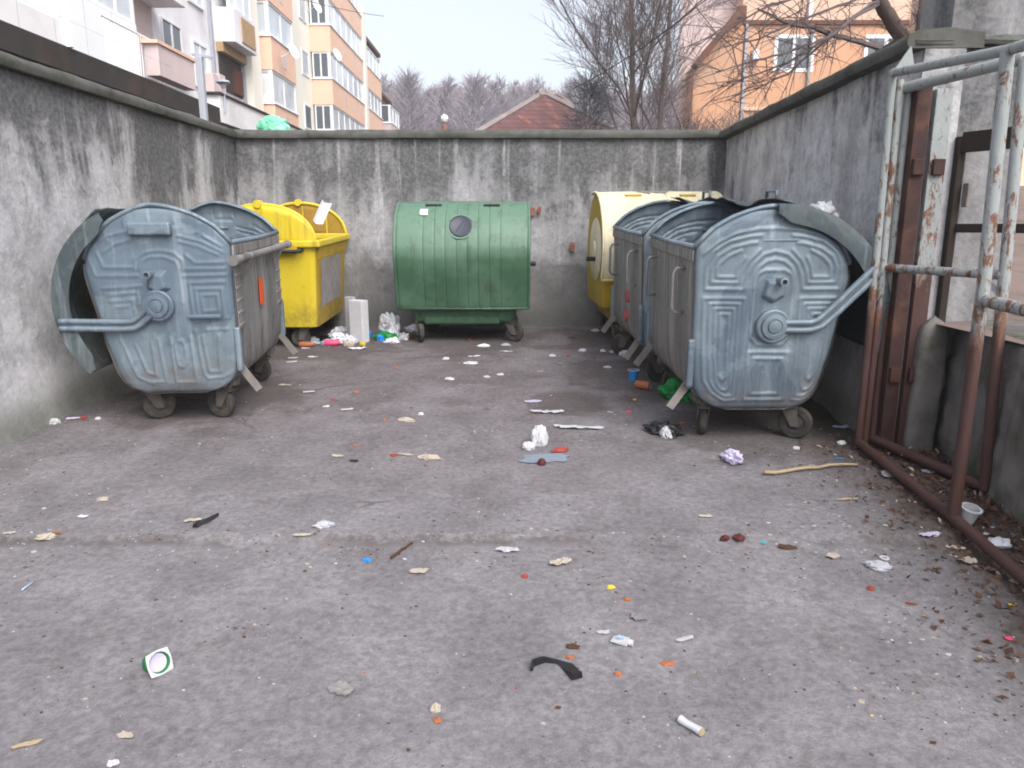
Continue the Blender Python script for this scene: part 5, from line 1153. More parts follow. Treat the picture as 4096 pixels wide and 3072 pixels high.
# --- on the walls and bins
z_ = 2.20
CR('plastic_bag', 'mint green stuffed plastic bag lying on the back wall', 'bag', (-2.47, 8.03), .16, .10, .115, 'mintbag', 4.2, None, .3, 4, (0, 0, .05), z_)
CR('plastic_bag', 'crumpled white plastic bag on top of the nearest right container lid', 'bag', (1.735, 4.27), .075, .08, .075, 'white', 8.8, None, .6, 4, (0, .35, .4), 1.285)
b = MB(); b.grid([[(x, y + .05 * math.sin(x * 40), z) for z in np.linspace(0, .22, 6)] for x, y in ((0, 0), (.03, .01), (.06, 0), (.095, .015))]); o = b.build('paper_sack', M['whitefilm'], None); o.location = (-1.811, 6.9, 1.293); o.rotation_euler = (R(-18), R(25), .2); tag(o, 'white paper sack sticking out of the yellow container', 'bag')
# --- by the yellow container
t = thing('foam_box', 'tall white polystyrene box standing beside the yellow container', 'box', (-1.45, 7.07, gz(0, 7.07)), R(-28)); b = MB()
b.box((-.06, -.10, 0), (.10, .0, .40)); bev(b.build('foam_block', M['white'], t), .008)
b = MB(); b.box((-.17, -.02, .01), (-.07, .02, .42)); bev(b.build('side_panel', M['greyfilm'], t), .004)
CR('plastic_bag', 'big white and clear carrier bag leaning at the left foot of the green container', 'bag', (-1.20, 7.25), .14, .10, .17, 'whitefilm', 3.1, None, .7, 4)
CR('plastic_bag', 'dark green rubbish bag under the clear carrier bag', 'bag', (-1.22, 7.12), .13, .09, .06, 'gbag', 3.7, None, .5, 3)
SH('packet', 'small red and yellow packet on the clear carrier bag', 'packet', (-1.22, 7.1), .08, .05, 'red', 2.2, .6, .3).location.z += .16
CR('plastic_bag', 'white bag spread out at the foot of the polystyrene box', 'bag', (-1.517, 7.153), .19, .09, .04, 'white', 5.5, None, .6, 4)
CR('blue_lid', 'bright blue lid on the white bag by the polystyrene box', 'lid', (-1.422, 7.299), .04, .03, .05, 'blue', 1.1, None, .2)
def bottle(label, pos, l_, r, mat, cap, rot):
    t = thing('bottle', label, 'bottle', at(*pos) + Vector((0, 0, r)), rot); b = MB()
    b.lathe([(0, -l_/2), (r * .9, -l_/2), (r, -l_/2 + .01), (r, l_ * .2), (r * .45, l_ * .38), (r * .4, l_ * .44)], 14, Matrix.Rotation(R(90), 4, 'Y')); b.build('bottle_body', M[mat], t, autos=40)
    b = MB(); b.lathe([(r * .5, l_ * .43), (r * .5, l_ * .5), (0, l_ * .5)], 12, Matrix.Rotation(R(90), 4, 'Y')); b.build('cap', M[cap], t, autos=40); return t
bottle('pink plastic bottle lying by the front wheel of the yellow container', (-1.668, 6.834), .16, .03, 'pink', 'white', .15)
bottle('orange plastic bottle lying left of the yellow container wheel', (-1.892, 6.769), .14, .028, 'orange', 'orange', .05)
CR('plastic_bag', 'greenish clear bag heap right of the yellow container wheel', 'bag', (-1.680, 7.177), .12, .08, .09, 'greyfilm', 6.1, None, .7, 4)
CR('plastic_bag', 'small green bag in the heap by the yellow container', 'bag', (-1.689, 7.059), .04, .03, .05, 'gbag', 6.6, None, .6)
CR('paper_wad', 'white paper wad in front of the polystyrene box', 'paper', (-1.514, 6.967), .05, .04, .045, 'white', 7.2, None, .6)
SH('paper_sheet', 'long white paper flap in front of the polystyrene box', 'paper', (-1.413, 6.684), .17, .07, 'white', 3.3, .1, .4)
SH('orange_peel', 'orange peel scrap right of the polystyrene box', 'peel', (-1.264, 6.945), .07, .04, 'orange', 1.9, .3)
CR('plastic_bag', 'white film half under the left wheel of the green container', 'bag', (-1.020, 7.609), .09, .05, .05, 'whitefilm', 9.4, None, .6)
heap = [(.735, 'white', 'white torn bag at the left foot of the polystyrene box', -1.58, 6.96, .08, .06, .06), (.2, 'ltblue', 'pale blue film between the orange and pink bottles', -1.72, 6.86, .07, .05, .04),
  (.3, 'whitefilm', 'clear bag just behind the pink bottle', -1.66, 6.98, .08, .06, .07), (.4, 'beige', 'beige crumpled paper right of the pink bottle', -1.52, 6.80, .05, .035, .035),
  (.5, 'blue', 'blue wrapper tucked against the big carrier bag', -1.26, 7.05, .05, .035, .05), (.6, 'white', 'white bag right of the big carrier bag', -1.06, 7.16, .07, .05, .05),
  (.7, 'brownleaf', 'brown soggy wad between the carrier bag and the green container', -1.0, 7.22, .08, .05, .03), (.8, 'whitefilm', 'clear film in front of the dark green rubbish bag', -1.14, 6.98, .07, .05, .035),
  (.9, 'yel', 'yellow packet half under the white spread bag', -1.40, 6.86, .04, .03, .025), (1.1, 'greyfilm', 'grey film heap under the yellow container near its wheel', -1.90, 6.90, .10, .07, .05),
  (1.3, 'black', 'dark wet wad under the rear of the yellow container', -1.82, 7.15, .11, .08, .05), (1.5, 'white', 'small white bag by the far wheel of the middle right container', .98, 6.35, .06, .045, .04), (1.7, 'brownleaf', 'brown clump under the middle right container', 1.25, 5.45, .10, .07, .035)]
for (sd_, mt_, lb_, hx, hy, ax_, ay_, az_) in heap: CR('rubbish_wad', lb_, 'rubbish', (hx, hy), ax_, ay_, az_, mt_, sd_ * 11, None, .7, 4)
# --- behind the wheels on the right
CR('plastic_bag', 'bright green plastic bag under the nearest right container', 'bag', (1.16, 4.98), .13, .11, .10, 'gbag', 2.9, None, .6, 4)
CR('plastic_bag', 'green plastic bag under the middle right container', 'bag', (1.12, 5.6), .11, .09, .09, 'gbag', 4.9, None, .6, 4)
t = thing('drink_carton', 'blue and yellow carton behind the wheel of the nearest right container', 'carton', at(*(1.201, 4.976)), .5); b = MB(); b.box((-.05, -.035, 0), (.05, .035, .07)); bev(b.build('carton_body', M['blue'], t), .006); b = MB(); b.box((-.048, -.033, .0705), (.048, .033, .09)); bev(b.build('carton_top', M['yel'], t), .006)
def cup(label, pos, r0, r1, h, mat, rimm, tilt=0, rot=0, z=0):
    t = thing('cup', label, 'cup', at(*pos) + Vector((0, 0, z)), rot); K = Matrix.Rotation(tilt, 4, 'X'); b = MB()
    b.lathe([(0, .002), (r0, 0), (r1, h), (r1 - .003, h), (r0 - .003, .004), (0, .005)], 20, K); b.build('cup_wall', M[mat], t, autos=40)
    b = MB(); b.lathe([(r1 - .002, h - .006), (r1 + .006, h - .004), (r1 + .007, h + .003), (r1 - .003, h + .003)], 20, K); b.build('cup_rim', M[rimm], t, autos=40); return t
cup('blue and white paper cup standing in front of the middle right container wheels', (0.918, 5.487), .028, .038, .08, 'blue', 'white')
t = thing('drink_can', 'crushed orange drink can near the wheel of the nearest right container', 'can', at(*(0.944, 5.226)) + Vector((0, 0, .03)), R(-35)); b = MB(); b.lathe([(.026, -.055), (.032, -.048), (.031, .0), (.032, .045), (.027, .056)], 18, Matrix.Rotation(R(90), 4, 'Y')); b.build('can_wall', M['orange'], t, autos=40)
b = MB(); b.lathe([(.027, .056), (.025, .053), (0, .053)], 18, Matrix.Rotation(R(90), 4, 'Y')); b.lathe([(.026, -.055), (.02, -.05), (0, -.05)], 18, Matrix.Rotation(R(90), 4, 'Y')); b.build('can_end', M['tin'], t, autos=40)
# --- middle of the yard
CR('plastic_bag', 'upright crumpled white bag in the middle of the yard', 'bag', (0.157, 4.034), .052, .05, .085, 'white', 5.2, None, .35, 4)
CR('paper_wad', 'flatter white wad just left of the upright white bag', 'paper', (0.093, 3.955), .045, .035, .03, 'white', 5.9, None, .4)
SH('plastic_film', 'pale blue film stuck flat on the ground below the white bag', 'film', (0.183, 3.791), .24, .15, 'bluefilm', 4.4, .1, .01)
CR('peel', 'rusty red lump right of the white bag', 'scrap', (0.265, 3.901), .05, .022, .02, 'red', 2.4)
CR('fruit', 'small brown bulb at the edge of the blue film', 'fruit', (0.155, 3.693), .022, .024, .026, 'darkred', 3.4, None, .25); 
CR('plastic_bag', 'black plastic bag in front of the nearest right container', 'bag', (0.902, 4.202), .115, .075, .05, 'black', 6.3, None, .6, 4)
CR('paper_wad', 'white and reddish paper on the black bag', 'paper', (0.892, 4.150), .065, .035, .045, 'white', 6.9, None, .5)
SH('plastic_film', 'long clear crumpled film right of the upright white bag', 'film', (0.402, 4.308), .27, .06, 'greyfilm', 7.4, -.15, .35)
SH('plastic_film', 'clear wrapper lying beyond the upright white bag', 'film', (0.227, 4.640), .20, .07, 'greyfilm', 7.9, .05, .3)
CR('tissue', 'lilac white crumpled tissue left of the gate foot', 'tissue', (1.164, 3.748), .085, .055, .045, 'lilac', 8.3, None, .7)
SH('wrapper', 'lilac flat paper in the middle right of the yard', 'wrapper', (0.145, 4.894), .12, .06, 'lilac', 8.6, .3, .05)
M['dirty'] = plain('trodden_tissue', (.27, .255, .25), .9, 0, .4, 30, .5, 60, .1, (.10, .085, .075), .7)
table = [  # kind, u, v, length, width, material, name, category, label
 ('s', (-1.887, 6.289), .10, .05, 'white', 'paper_scrap', 'paper', 'white paper scrap beside the rear wheel of the left galvanised container'),
 ('s', (-1.726, 6.326), .12, .06, 'white', 'paper_scrap', 'paper', 'white paper rectangle in front of the yellow container'),
 ('s', (-1.848, 6.125), .10, .05, 'white', 'paper_scrap', 'paper', 'white scrap touching the wheel of the left galvanised container'),
 ('s', (-1.892, 6.705), .10, .04, 'whitefilm', 'paper_scrap', 'paper', 'white film left of the orange bottle'),
 ('c', (-0.263, 6.812), .08, .035, 'whitefilm', 'tissue', 'tissue', 'wide white tissue in front of the right wheel of the green container'),
 ('c', (-0.056, 6.856), .06, .03, 'greyfilm', 'plastic_film', 'film', 'clear film by the right wheel of the green container'),
 ('s', (-0.331, 6.364), .13, .05, 'white', 'paper_scrap', 'paper', 'white paper strip in front of the green container'),
 ('s', (-0.050, 6.561), .14, .04, 'white', 'paper_strip', 'paper', 'slanting white strip right in front of the green container'),
 ('c', (-0.567, 6.252), .04, .03, 'white', 'paper_scrap', 'paper', 'small white scrap centred in front of the green container'),
 ('c', (-0.348, 6.090), .08, .03, 'white', 'tissue', 'tissue', 'ragged white tissue nearer than the paper strip'),
 ('c', (-0.415, 7.153), .025, .02, 'red', 'peel', 'scrap', 'red orange bit under the green container'),
 ('c', (-0.475, 5.516), .055, .03, 'white', 'paper_scrap', 'paper', 'double white scrap in the yard between the two rows'),
 ('c', (-0.194, 5.619), .035, .02, 'white', 'paper_scrap', 'paper', 'small white scrap right of the double scrap'),
 ('c', (-0.091, 5.695), .04, .02, 'white', 'paper_scrap', 'paper', 'thin white scrap near the ground crack'),
 ('s', (-1.076, 4.693), .10, .045, 'white', 'card', 'card', 'folded white card with orange edge on the left of the yard'),
 ('s', (-1.228, 4.758), .05, .05, 'white', 'paper_scrap', 'paper', 'square white scrap left of the folded card'),
 ('c', (-1.103, 5.123), .025, .022, 'orange', 'orange_peel', 'peel', 'bright orange peel beyond the folded card'),
 ('c', (-1.225, 4.929), .02, .018, 'red', 'peel', 'scrap', 'red orange bit above the square scrap'),
 ('c', (-0.934, 5.919), .022, .02, 'orange', 'orange_peel', 'peel', 'orange peel in front of the green container wheel'),
 ('c', (-0.792, 4.459), .022, .018, 'orange', 'orange_peel', 'peel', 'orange peel left of the beige tissue'),
 ('c', (-0.660, 4.459), .07, .035, 'beige', 'tissue', 'tissue', 'beige crumpled tissue in the centre of the yard'),
 ('c', (-0.583, 4.589), .03, .02, 'white', 'paper_scrap', 'paper', 'white scrap just beyond the beige tissue'),
 ('s', (-0.938, 3.820), .08, .04, 'beige', 'leaf', 'leaf', 'pale dry leaf on the left centre ground'),
 ('s', (-0.836, 3.748), .06, .03, 'black', 'leaf', 'leaf', 'dark wet leaf right of the pale leaf'),
 ('c', (-0.638, 3.834), .03, .02, 'red', 'peel', 'scrap', 'red peel at the end of the bone coloured strip'),
 ('s', (-0.574, 3.842), .10, .03, 'beige', 'paper_strip', 'paper', 'bone coloured strip in the centre foreground'),
 ('c', (-0.432, 3.776), .09, .035, 'beige', 'tissue', 'tissue', 'dirty beige wad right of the bone coloured strip'),
 ('s', (-1.679, 5.360), .12, .04, 'beige', 'wrapper', 'wrapper', 'pale wrapper right of the left container front wheel'),
 ('c', (-0.879, 3.994), .018, .016, 'orange', 'orange_peel', 'peel', 'orange peel above the pale dry leaf'),
 ('c', (0.859, 7.582), .06, .04, 'white', 'plastic_bag', 'bag', 'small white bag in front of the pale yellow container'),
 ('s', (0.580, 7.177), .09, .05, 'brownleaf', 'leaf', 'leaf', 'brown leaf left of the small white bag'),
 ('c', (0.630, 6.540), .05, .035, 'white', 'paper_wad', 'paper', 'white wad left of the middle right container wheels'),
 ('c', (0.810, 6.520), .035, .03, 'white', 'paper_wad', 'paper', 'narrow white wad between its two neighbours'),
 ('c', (0.902, 6.500), .05, .03, 'white', 'paper_wad', 'paper', 'white wad nearest the middle right container wheel'),
 ('c', (0.349, 6.326), .045, .03, 'white', 'paper_wad', 'paper', 'white wad left of the orange red peel'),
 ('c', (0.487, 6.345), .028, .018, 'red', 'peel', 'scrap', 'orange red peel among the white wads'),
 ('c', (0.391, 6.038), .05, .022, 'greyc', 'wrapper', 'wrapper', 'dark wrapper with pale specks below the white wads'),
 ('c', (0.776, 5.919), .045, .025, 'white', 'paper_scrap', 'paper', 'white scrap left of the blue and white cup'),
 ('s', (0.224, 5.758), .06, .03, 'beige', 'paper_scrap', 'paper', 'beige scrap at the crack in the ground'),
 ('c', (0.755, 4.651), .03, .014, 'pink', 'scrap', 'scrap', 'pink scrap left of the near container wheel'),
 ('c', (0.839, 4.929), .018, .015, 'yel', 'scrap', 'scrap', 'yellow bit in front of the near container wheel'),
 ('s', (0.634, 4.640), .05, .02, 'white', 'paper_strip', 'paper', 'white paper strip left of the pink scrap'),
 ('c', (1.047, 4.401), .03, .015, 'orange', 'orange_peel', 'peel', 'orange peel just right of the black bag'),
 ('c', (-2.829, 4.420), .06, .04, 'white', 'paper_wad', 'paper', 'white paper wad at the foot of the left wall'),
 ('s', (-2.754, 4.498), .10, .05, 'lilac', 'carton', 'carton', 'flattened pale carton at the foot of the left wall'),
 ('c', (-2.693, 4.508), .035, .025, 'red', 'packet', 'packet', 'small red packet at the foot of the left wall'),
 ('c', (-2.597, 4.498), .03, .02, 'white', 'paper_scrap', 'paper', 'white bit right of the red packet by the left wall'),
 ('s', (-2.230, 4.599), .06, .04, 'beige', 'card', 'card', 'beige card scrap in front of the left container'),
 ('s', (-1.379, 3.003), .085, .04, 'beige', 'leaf', 'leaf', 'beige leaf on the left of the slab joint'),
 ('s', (-0.867, 2.864), .10, .028, 'beige', 'paper_strip', 'paper', 'cream rolled strip lying near the slab joint'),
 ('c', (-0.798, 2.948), .06, .03, 'greyfilm', 'tissue', 'tissue', 'greyish wad beyond the cream strip'),
 ('c', (-1.882, 3.217), .035, .025, 'beige', 'paper_scrap', 'paper', 'cream scrap far left of the dark rag'),
 ('c', (-1.920, 2.851), .05, .03, 'beige', 'tissue', 'tissue', 'torn cream tissue at the far left'),
 ('s', (-1.886, 2.877), .05, .02, 'orange', 'orange_peel', 'peel', 'dull orange peel beside the torn cream tissue'),
 ('s', (-2.087, 2.881), .05, .03, 'beige', 'paper_scrap', 'paper', 'cream scrap at the left edge of the picture'),
 ('s', (-1.867, 3.031), .05, .03, 'whitefilm', 'wrapper', 'wrapper', 'small clear wrapper left of the dark rag'),
 ('c', (-0.566, 2.678), .026, .016, 'blue', 'blue_lid', 'lid', 'bright blue cap just in front of the slab joint'),
 ('s', (-0.351, 2.590), .09, .05, 'beige', 'paper_scrap', 'paper', 'curled cream paper in front of the slab joint'),
 ('s', (-0.019, 2.760), .12, .055, 'greyfilm', 'wrapper', 'wrapper', 'pinkish clear wrapper on the slab joint'),
 ('s', (0.186, 2.656), .12, .06, 'beige', 'tissue', 'tissue', 'flattened beige tissue trodden into the slab edge'),
 ('c', (0.048, 2.551), .018, .016, 'red', 'berry', 'scrap', 'dark red berry like bit in the centre foreground'),
 ('c', (0.359, 2.476), .022, .015, 'yel', 'scrap', 'scrap', 'yellow scrap right of the red bit'),
 ('c', (0.404, 2.390), .022, .013, 'orange', 'orange_peel', 'peel', 'small orange scrap above the white tube'),
 ('c', (0.192, 2.110), .03, .016, 'brownleaf', 'leaf', 'leaf', 'brown curled leaf above the black strap'),
 ('c', (0.179, 2.054), .02, .012, 'orange', 'orange_peel', 'peel', 'orange bit touching the black strap'),
 ('c', (0.472, 2.021), .03, .014, 'orange', 'orange_peel', 'peel', 'orange stalk bit right of the black strap'),
 ('c', (0.316, 1.969), .018, .012, 'orange', 'orange_peel', 'peel', 'orange scrap between the black strap and the orange stalk'),
 ('s', (0.427, 2.274), .07, .06, 'greyc', 'card', 'card', 'flat grey card beyond the white tube'),
 ('c', (-0.213, 1.817), .022, .022, 'beige', 'eggshell', 'shell', 'cream eggshell bit in the centre foreground'),
 ('c', (-0.202, 1.772), .018, .014, 'orange', 'orange_peel', 'peel', 'orange bit just below the eggshell'),
 ('s', (-0.491, 1.905), .11, .07, 'dirty', 'tissue', 'tissue', 'dirty torn tissue trodden flat in the left foreground'),
 ('s', (-1.018, 1.715), .055, .03, 'beige', 'paper_scrap', 'paper', 'beige scrap in the lower left foreground'),
 ('s', (-1.260, 1.681), .08, .022, 'wood', 'wood_chip', 'wood', 'pale wood chip in the bottom left corner'),
 ('s', (-1.000, 1.617), .035, .03, 'white', 'paper_scrap', 'paper', 'white scrap at the bottom edge on the left'),
 ('s', (0.299, 2.186), .05, .025, 'greyfilm', 'plastic_film', 'film', 'grey film scrap left of the white tube'),
 ('s', (0.554, 2.150), .08, .022, 'greyfilm', 'plastic_film', 'film', 'smeared pale film right of the white tube'),
 ('c', (0.877, 2.851), .03, .025, 'darkred', 'fruit', 'fruit', 'shrivelled dark red fruit skin left of the round one'),
 ('c', (0.933, 2.847), .035, .032, 'darkred', 'fruit', 'fruit', 'round dark purple fruit on the right of the yard'),
 ('s', (1.029, 2.826), .03, .02, 'teal', 'scrap', 'scrap', 'teal plastic bit right of the dark fruit'),
 ('s', (1.114, 2.785), .09, .045, 'brownleaf', 'leaf', 'leaf', 'flat brown leaf right of the teal bit'),
 ('s', (0.845, 3.055), .08, .03, 'beige', 'paper_scrap', 'paper', 'pale crumpled scrap beyond the dark fruit'),
 ('s', (1.262, 2.705), .07, .05, 'beige', 'paper_scrap', 'paper', 'V shaped cream scrap near the gate'),
 ('c', (1.395, 2.615), .065, .04, 'greyfilm', 'tissue', 'tissue', 'ragged pale tissue between the cream scrap and the gate rail'),
 ('s', (1.731, 2.864), .11, .04, 'lilac', 'wrapper', 'wrapper', 'long lilac wrapper beside the gate bottom rail'),
 ('s', (1.767, 2.667), .09, .06, 'beige', 'tissue', 'tissue', 'beige crumpled tissue against the gate bottom rail'),
 ('s', (1.785, 2.776), .09, .04, 'beige', 'tissue', 'tissue', 'thin beige rag under the gate bottom rail'),
 ('c', (1.968, 2.801), .075, .05, 'whitefilm', 'plastic_bag', 'bag', 'clear white bag behind the gate bottom rail at the right edge'),
 ('s', (2.115, 3.573), .10, .05, 'white', 'packet', 'packet', 'white packet lying between the two gate rails'),
 ('s', (1.895, 3.523), .13, .11, 'greyc', 'card', 'card', 'dark grey flat patch of roofing felt left of the gate'),
 ('s', (1.550, 3.238), .14, .02, 'wood', 'wood_strip', 'wood', 'pale split wood strip left of the gate'),
 ('s', (1.595, 2.155), .03, .025, 'pink', 'scrap', 'scrap', 'magenta scrap at the right edge'),
 ('s', (1.739, 2.356), .035, .02, 'yel', 'scrap', 'scrap', 'yellow green scrap at the right edge'),
 ('s', (1.392, 2.362), .05, .012, 'red', 'scrap', 'scrap', 'thin red brown stick on the right foreground slab'),
 ('c', (1.296, 2.463), .018, .016, 'red', 'scrap', 'scrap', 'reddish chip in the right foreground'),
 ('c', (1.576, 3.940), .03, .022, 'white', 'paper_wad', 'paper', 'small white wad under the front of the nearest right container'),
 ('c', (1.868, 4.034), .035, .025, 'whitefilm', 'paper_wad', 'paper', 'white wad between the nearest right container and the gate'),
 ('s', (1.748, 3.791), .06, .02, 'blue', 'scrap', 'scrap', 'blue wrapper strip left of the gate foot'),
 ('s', (1.101, 2.984), .02, .015, 'white', 'paper_scrap', 'paper', 'tiny white scrap beyond the teal bit'),
 ('s', (2.002, 4.345), .14, .06, 'ltblue', 'plastic_film', 'film', 'pale blue film on the ground behind the nearest right container'),
]
for i, (kd, pos, l_, w_, mt, nm_, ct, lb) in enumerate(table):
    if kd == 's': sheet(nm_, lb, ct, pos, l_ * .8, w_ * .8, mt, i * 1.37 + 2, rnd.uniform(-.5, .5), .28)
    else: crumple(nm_, lb, ct, pos, l_ * .74, w_ * .74, w_ * .55, mt, i * 2.11 + 1, None, .6, 3, (0, 0, rnd.uniform(-.4, .4)))
# shaped pieces
stick('branch', 'long curved yellowish stick lying left of the gate foot', 'stick', [(1.259, 3.523), (1.440, 3.573), (1.634, 3.645), (1.791, 3.666)], .011, 'wood')
stick('drinking_straw', 'clear drinking straw on the far left ground', 'straw', [(-1.765, 2.450), (-1.758, 2.510)], .004, 'ltblue')
stick('twig', 'dark forked twig lying on the slab joint', 'twig', [(-0.472, 2.690), (-0.440, 2.756), (-0.407, 2.818)], .007, 'brownleaf')
stick('stick', 'thin white stick on the ground right of the left container', 'stick', [(-1.481, 5.123), (-1.405, 5.149)], .006, 'white')
t = thing('yoghurt_pot', 'green and white yoghurt pot tipped on its side in the left foreground', 'pot', at(*(-1.053, 1.987)) + Vector((0, 0, .034)), 0); K = Matrix.Rotation(R(-38), 4, 'Z') @ Matrix.Rotation(R(68), 4, 'Y')
b = MB(); b.lathe([(0, -.055), (.026, -.055), (.030, -.05), (.033, .0), (.032, .002), (.024, -.048), (0, -.048)], 22, K); b.build('pot_wall', M['gbag'], t, autos=40)
b = MB(); P = []
for i in range(33):
    a = 2*PI*i/32; e = 1 / max(abs(math.cos(a)), abs(math.sin(a))) ** .72; P.append([tuple(K @ Vector((r_ * math.cos(a), r_ * math.sin(a), z))) for r_, z in ((.0315, -.001), (.036 * e, .0), (.0365 * e, .003), (.0315, .0035))])
b.grid(P); b.build('pot_rim', M['white'], t)
b = MB(); b.lathe([(.028, -.012), (0, -.016)], 18, K); b.build('yoghurt_remains', M['lilac'], t)
t = thing('black_strap', 'torn black rubber strap with a curled tail in the centre foreground', 'rubber scrap', at(*(0.131, 2.009))); b = MB()
q = [Vector((*p, 0)) - Vector((*(0.131, 2.009), 0)) for p in ((0.058, 1.987), (0.064, 2.014), (0.098, 2.037), (0.140, 2.035), (0.167, 2.014), (0.182, 1.973), (0.192, 1.947))]
wd = [.008, .011, .014, .022, .042, .040, .036]; P = []
for i, p in enumerate(q):
    d = (q[min(i+1, 6)] - q[max(i-1, 0)]).normalized(); n_ = Vector((-d.y, d.x, 0)) * wd[i] / 2; zz_ = .012 + .012 * math.sin(i * 1.3)
    P.append([tuple(p - n_ + Vector((0, 0, .003))), tuple(p - n_ * .8 + Vector((0, 0, zz_))), tuple(p + n_ * .8 + Vector((0, 0, zz_))), tuple(p + n_ + Vector((0, 0, .003))), tuple(p - n_ + Vector((0, 0, .003)))])
b.grid(P); b.add(P[0][:-1], [(0, 1, 2, 3)]); b.add(P[-1][:-1], [(3, 2, 1, 0)]); b.build('strap', M['black'], t)
t = thing('rag', 'black torn rag stretched beside the beige leaf', 'rag', at(*(-1.329, 2.998))); b = MB(); q = [Vector((*p, 0)) - Vector((*(-1.329, 2.998), 0)) for p in ((-1.341, 2.930), (-1.344, 2.975), (-1.319, 2.998), (-1.306, 3.031), (-1.291, 3.065))]; wd = [.02, .05, .035, .03, .01]; P = []
for i, p in enumerate(q):
    d = (q[min(i+1, 4)] - q[max(i-1, 0)]).normalized(); n_ = Vector((-d.y, d.x, 0)) * wd[i] / 2
    P.append([tuple(p - n_ + Vector((0, 0, .002))), tuple(p + Vector((0, 0, .016))), tuple(p + n_ + Vector((0, 0, .002)))])
b.grid(P); b.build('cloth', M['black'], t)
# squeezed white tube, cigarette-like roll and ring
t = thing('squeezed_tube', 'small squeezed white tube with pale blue print in the foreground', 'tube', at(*(0.351, 2.127)) + Vector((0, 0, .010)), R(-28)); b = MB()
b.add([(-.035, -.019, -.003), (-.035, .019, -.003), (-.035, .019, .0), (-.035, -.019, .0), (.018, -.013, -.009), (.018, .013, -.009), (.018, .013, .011), (.018, -.013, .011)], [(0, 1, 2, 3), (7, 6, 5, 4), (3, 2, 6, 7), (4, 5, 1, 0), (0, 3, 7, 4), (1, 5, 6, 2)]); bev(b.build('tube_body', M['white'], t), .004)
b = MB(); b.lathe([(.010, .0), (.010, .015), (0, .015)], 12, Matrix.Translation((.019, 0, .001)) @ Matrix.Rotation(R(90), 4, 'Y')); b.build('tube_cap', M['white'], t, autos=40)
b = MB(); b.box((-.018, -.007, .0075), (.006, .008, .0125)); b.build('blue_print', M['ltblue'], t)
t = thing('paper_roll', 'white paper roll with frayed tan end in the right foreground', 'paper roll', at(*(0.474, 1.732)) + Vector((0, 0, .010)), R(-42)); b = MB(); b.tube([(-.034, .004, .002), (-.012, .001, 0), (.01, 0, 0), (.032, -.003, 0)], [.0115, .010, .010, .0115], 12); b.build('roll', M['white'], t, autos=40); b = MB(); b.tube([(.0325, -.003, 0), (.036, -.004, 0)], .0105, 10); b.build('tan_end', M['wood'], t)
b = MB(); b.lathe([(.011, .0), (.018, 0), (.018, .005), (.011, .005), (.011, .0)], 18); o = b.build('white_ring', M['white'], None, autos=40); o.location = at(*(1.456, 2.690)) + Vector((0, 0, .002)); tag(o, 'small white plastic ring on the soil left of the gate rail', 'ring')
cup('white plastic cup lying upright behind the foot of the near gate leaf', (1.928, 2.961), .026, .036, .085, 'white', 'white', R(14), .4)

# --- crumbs, grit and dry leaves nobody could count
rr = random.Random(42); b = MB()
mats = ['white', 'beige', 'greyfilm', 'orange', 'brownleaf', 'black', 'red', 'ltblue', 'yel', 'greyc', 'concrete']
wts = [3, 14, 10, 2.5, 38, 8, 1.2, 1.6, .5, 16, 26]
def flake(x, y, s, mi, thick=.25):
    p = at(x, y); a = rr.uniform(0, 6.28); k_ = rr.randint(4, 6); z0, z1 = -.001, s * thick * rr.uniform(.3, 1)
    P = [(s * rr.uniform(.5, 1.1) * math.cos(a + 6.283 * i / k_), s * rr.uniform(.35, 1.0) * math.sin(a + 6.283 * i / k_)) for i in range(k_)]
    V = [(p.x + px, p.y + py, p.z + z0) for px, py in P] + [(p.x + px * .75, p.y + py * .75, p.z + z1 * rr.uniform(.6, 1.2)) for px, py in P]
    b.add(V, [tuple(range(k_, 2 * k_))] + [(i, (i+1) % k_, (i+1) % k_ + k_, i + k_) for i in range(k_)], mi)
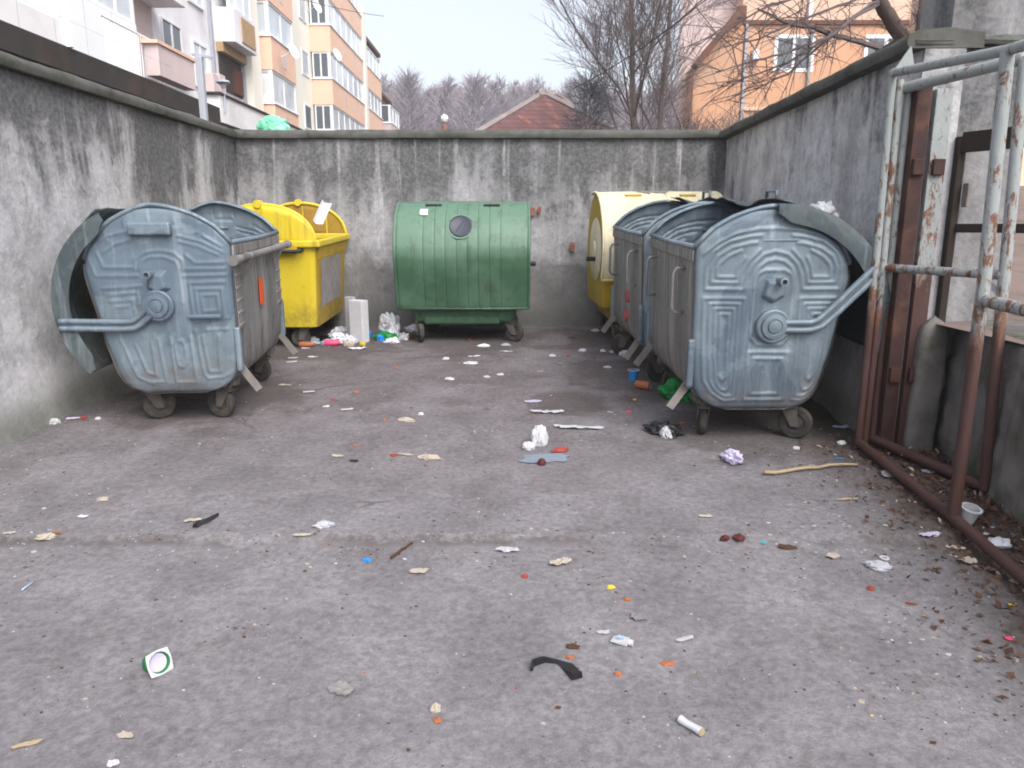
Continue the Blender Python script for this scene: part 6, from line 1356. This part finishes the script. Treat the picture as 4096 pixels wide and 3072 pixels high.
def spot(x, y, big=1.0):
    if abs(x) > .75 * y + .35 or x < -2.85 or x > 2.3 or y < .6 or y > 7.8: return
    mi = rr.choices(range(len(mats)), wts)[0]; s = rr.choice([.0025, .003, .004, .005, .006, .008, .011]) * rr.uniform(.7, 1.2) * big
    if mats[mi] in ('white', 'orange', 'red', 'ltblue', 'yel', 'black'): s = min(s, .007)
    flake(x, y, s, mi)
for k_ in range(330):                                                # clusters of dirt and scraps
    cy = .75 + 6.9 * rr.random() ** 1.15; cx = rr.uniform(-2.8, 2.2)
    q = rr.random()
    if q < .16: cy = 2.80 + rr.gauss(0, .05)
    elif q < .36: cx = rr.uniform(1.0, 2.2); cy = rr.uniform(1.8, 4.4)
    elif q < .48: cx = -2.85 + abs(rr.gauss(0, .5)); cy = rr.uniform(1.2, 5)
    sg = rr.uniform(.03, .22)
    for m_ in range(rr.randint(5, 26)): spot(cx + rr.gauss(0, sg * 1.6), cy + rr.gauss(0, sg))
for k_ in range(2200): spot(rr.uniform(-2.8, 2.2), .7 + 7 * rr.random() ** 1.2, .75)
tag(b.build('ground_crumbs', [M[q] for q in mats]), kind='stuff', label='tiny crumbs, grit and scraps scattered over the yard', cat='debris')
b = MB(); n = 0
M['deadleaf'] = plain('dead_leaves', (.13, .075, .05), .9, 0, .6, 30, .3, 60, .1)
while n < 5200:
    y = rr.uniform(.9, 4.1); xe = 2.36 - .11 * (4 - y); x = xe - abs(rr.gauss(0, .30)) + .02
    if x < 1.2: continue
    p = at(x, y) + Vector((0, 0, abs(rr.gauss(0, .012)))); s = rr.uniform(.004, .019); a = rr.uniform(0, 6.28); e = Vector((math.cos(a), math.sin(a), rr.gauss(0, .4))) * s; f = Vector((-math.sin(a), math.cos(a), rr.gauss(0, .5))) * s * rr.uniform(.3, .6)
    b.add([p - e, p + f, p + e, p - f + Vector((0, 0, s * .4))], [(0, 1, 2), (0, 2, 3)], 0 if rr.random() < .7 else (1 if rr.random() < .8 else 2)); n += 1
tag(b.build('leaf_litter', [M['deadleaf'], M['brownleaf'], M['beige']]), kind='stuff', label='dead brown leaves heaped under the gate and along the low wall', cat='leaves')
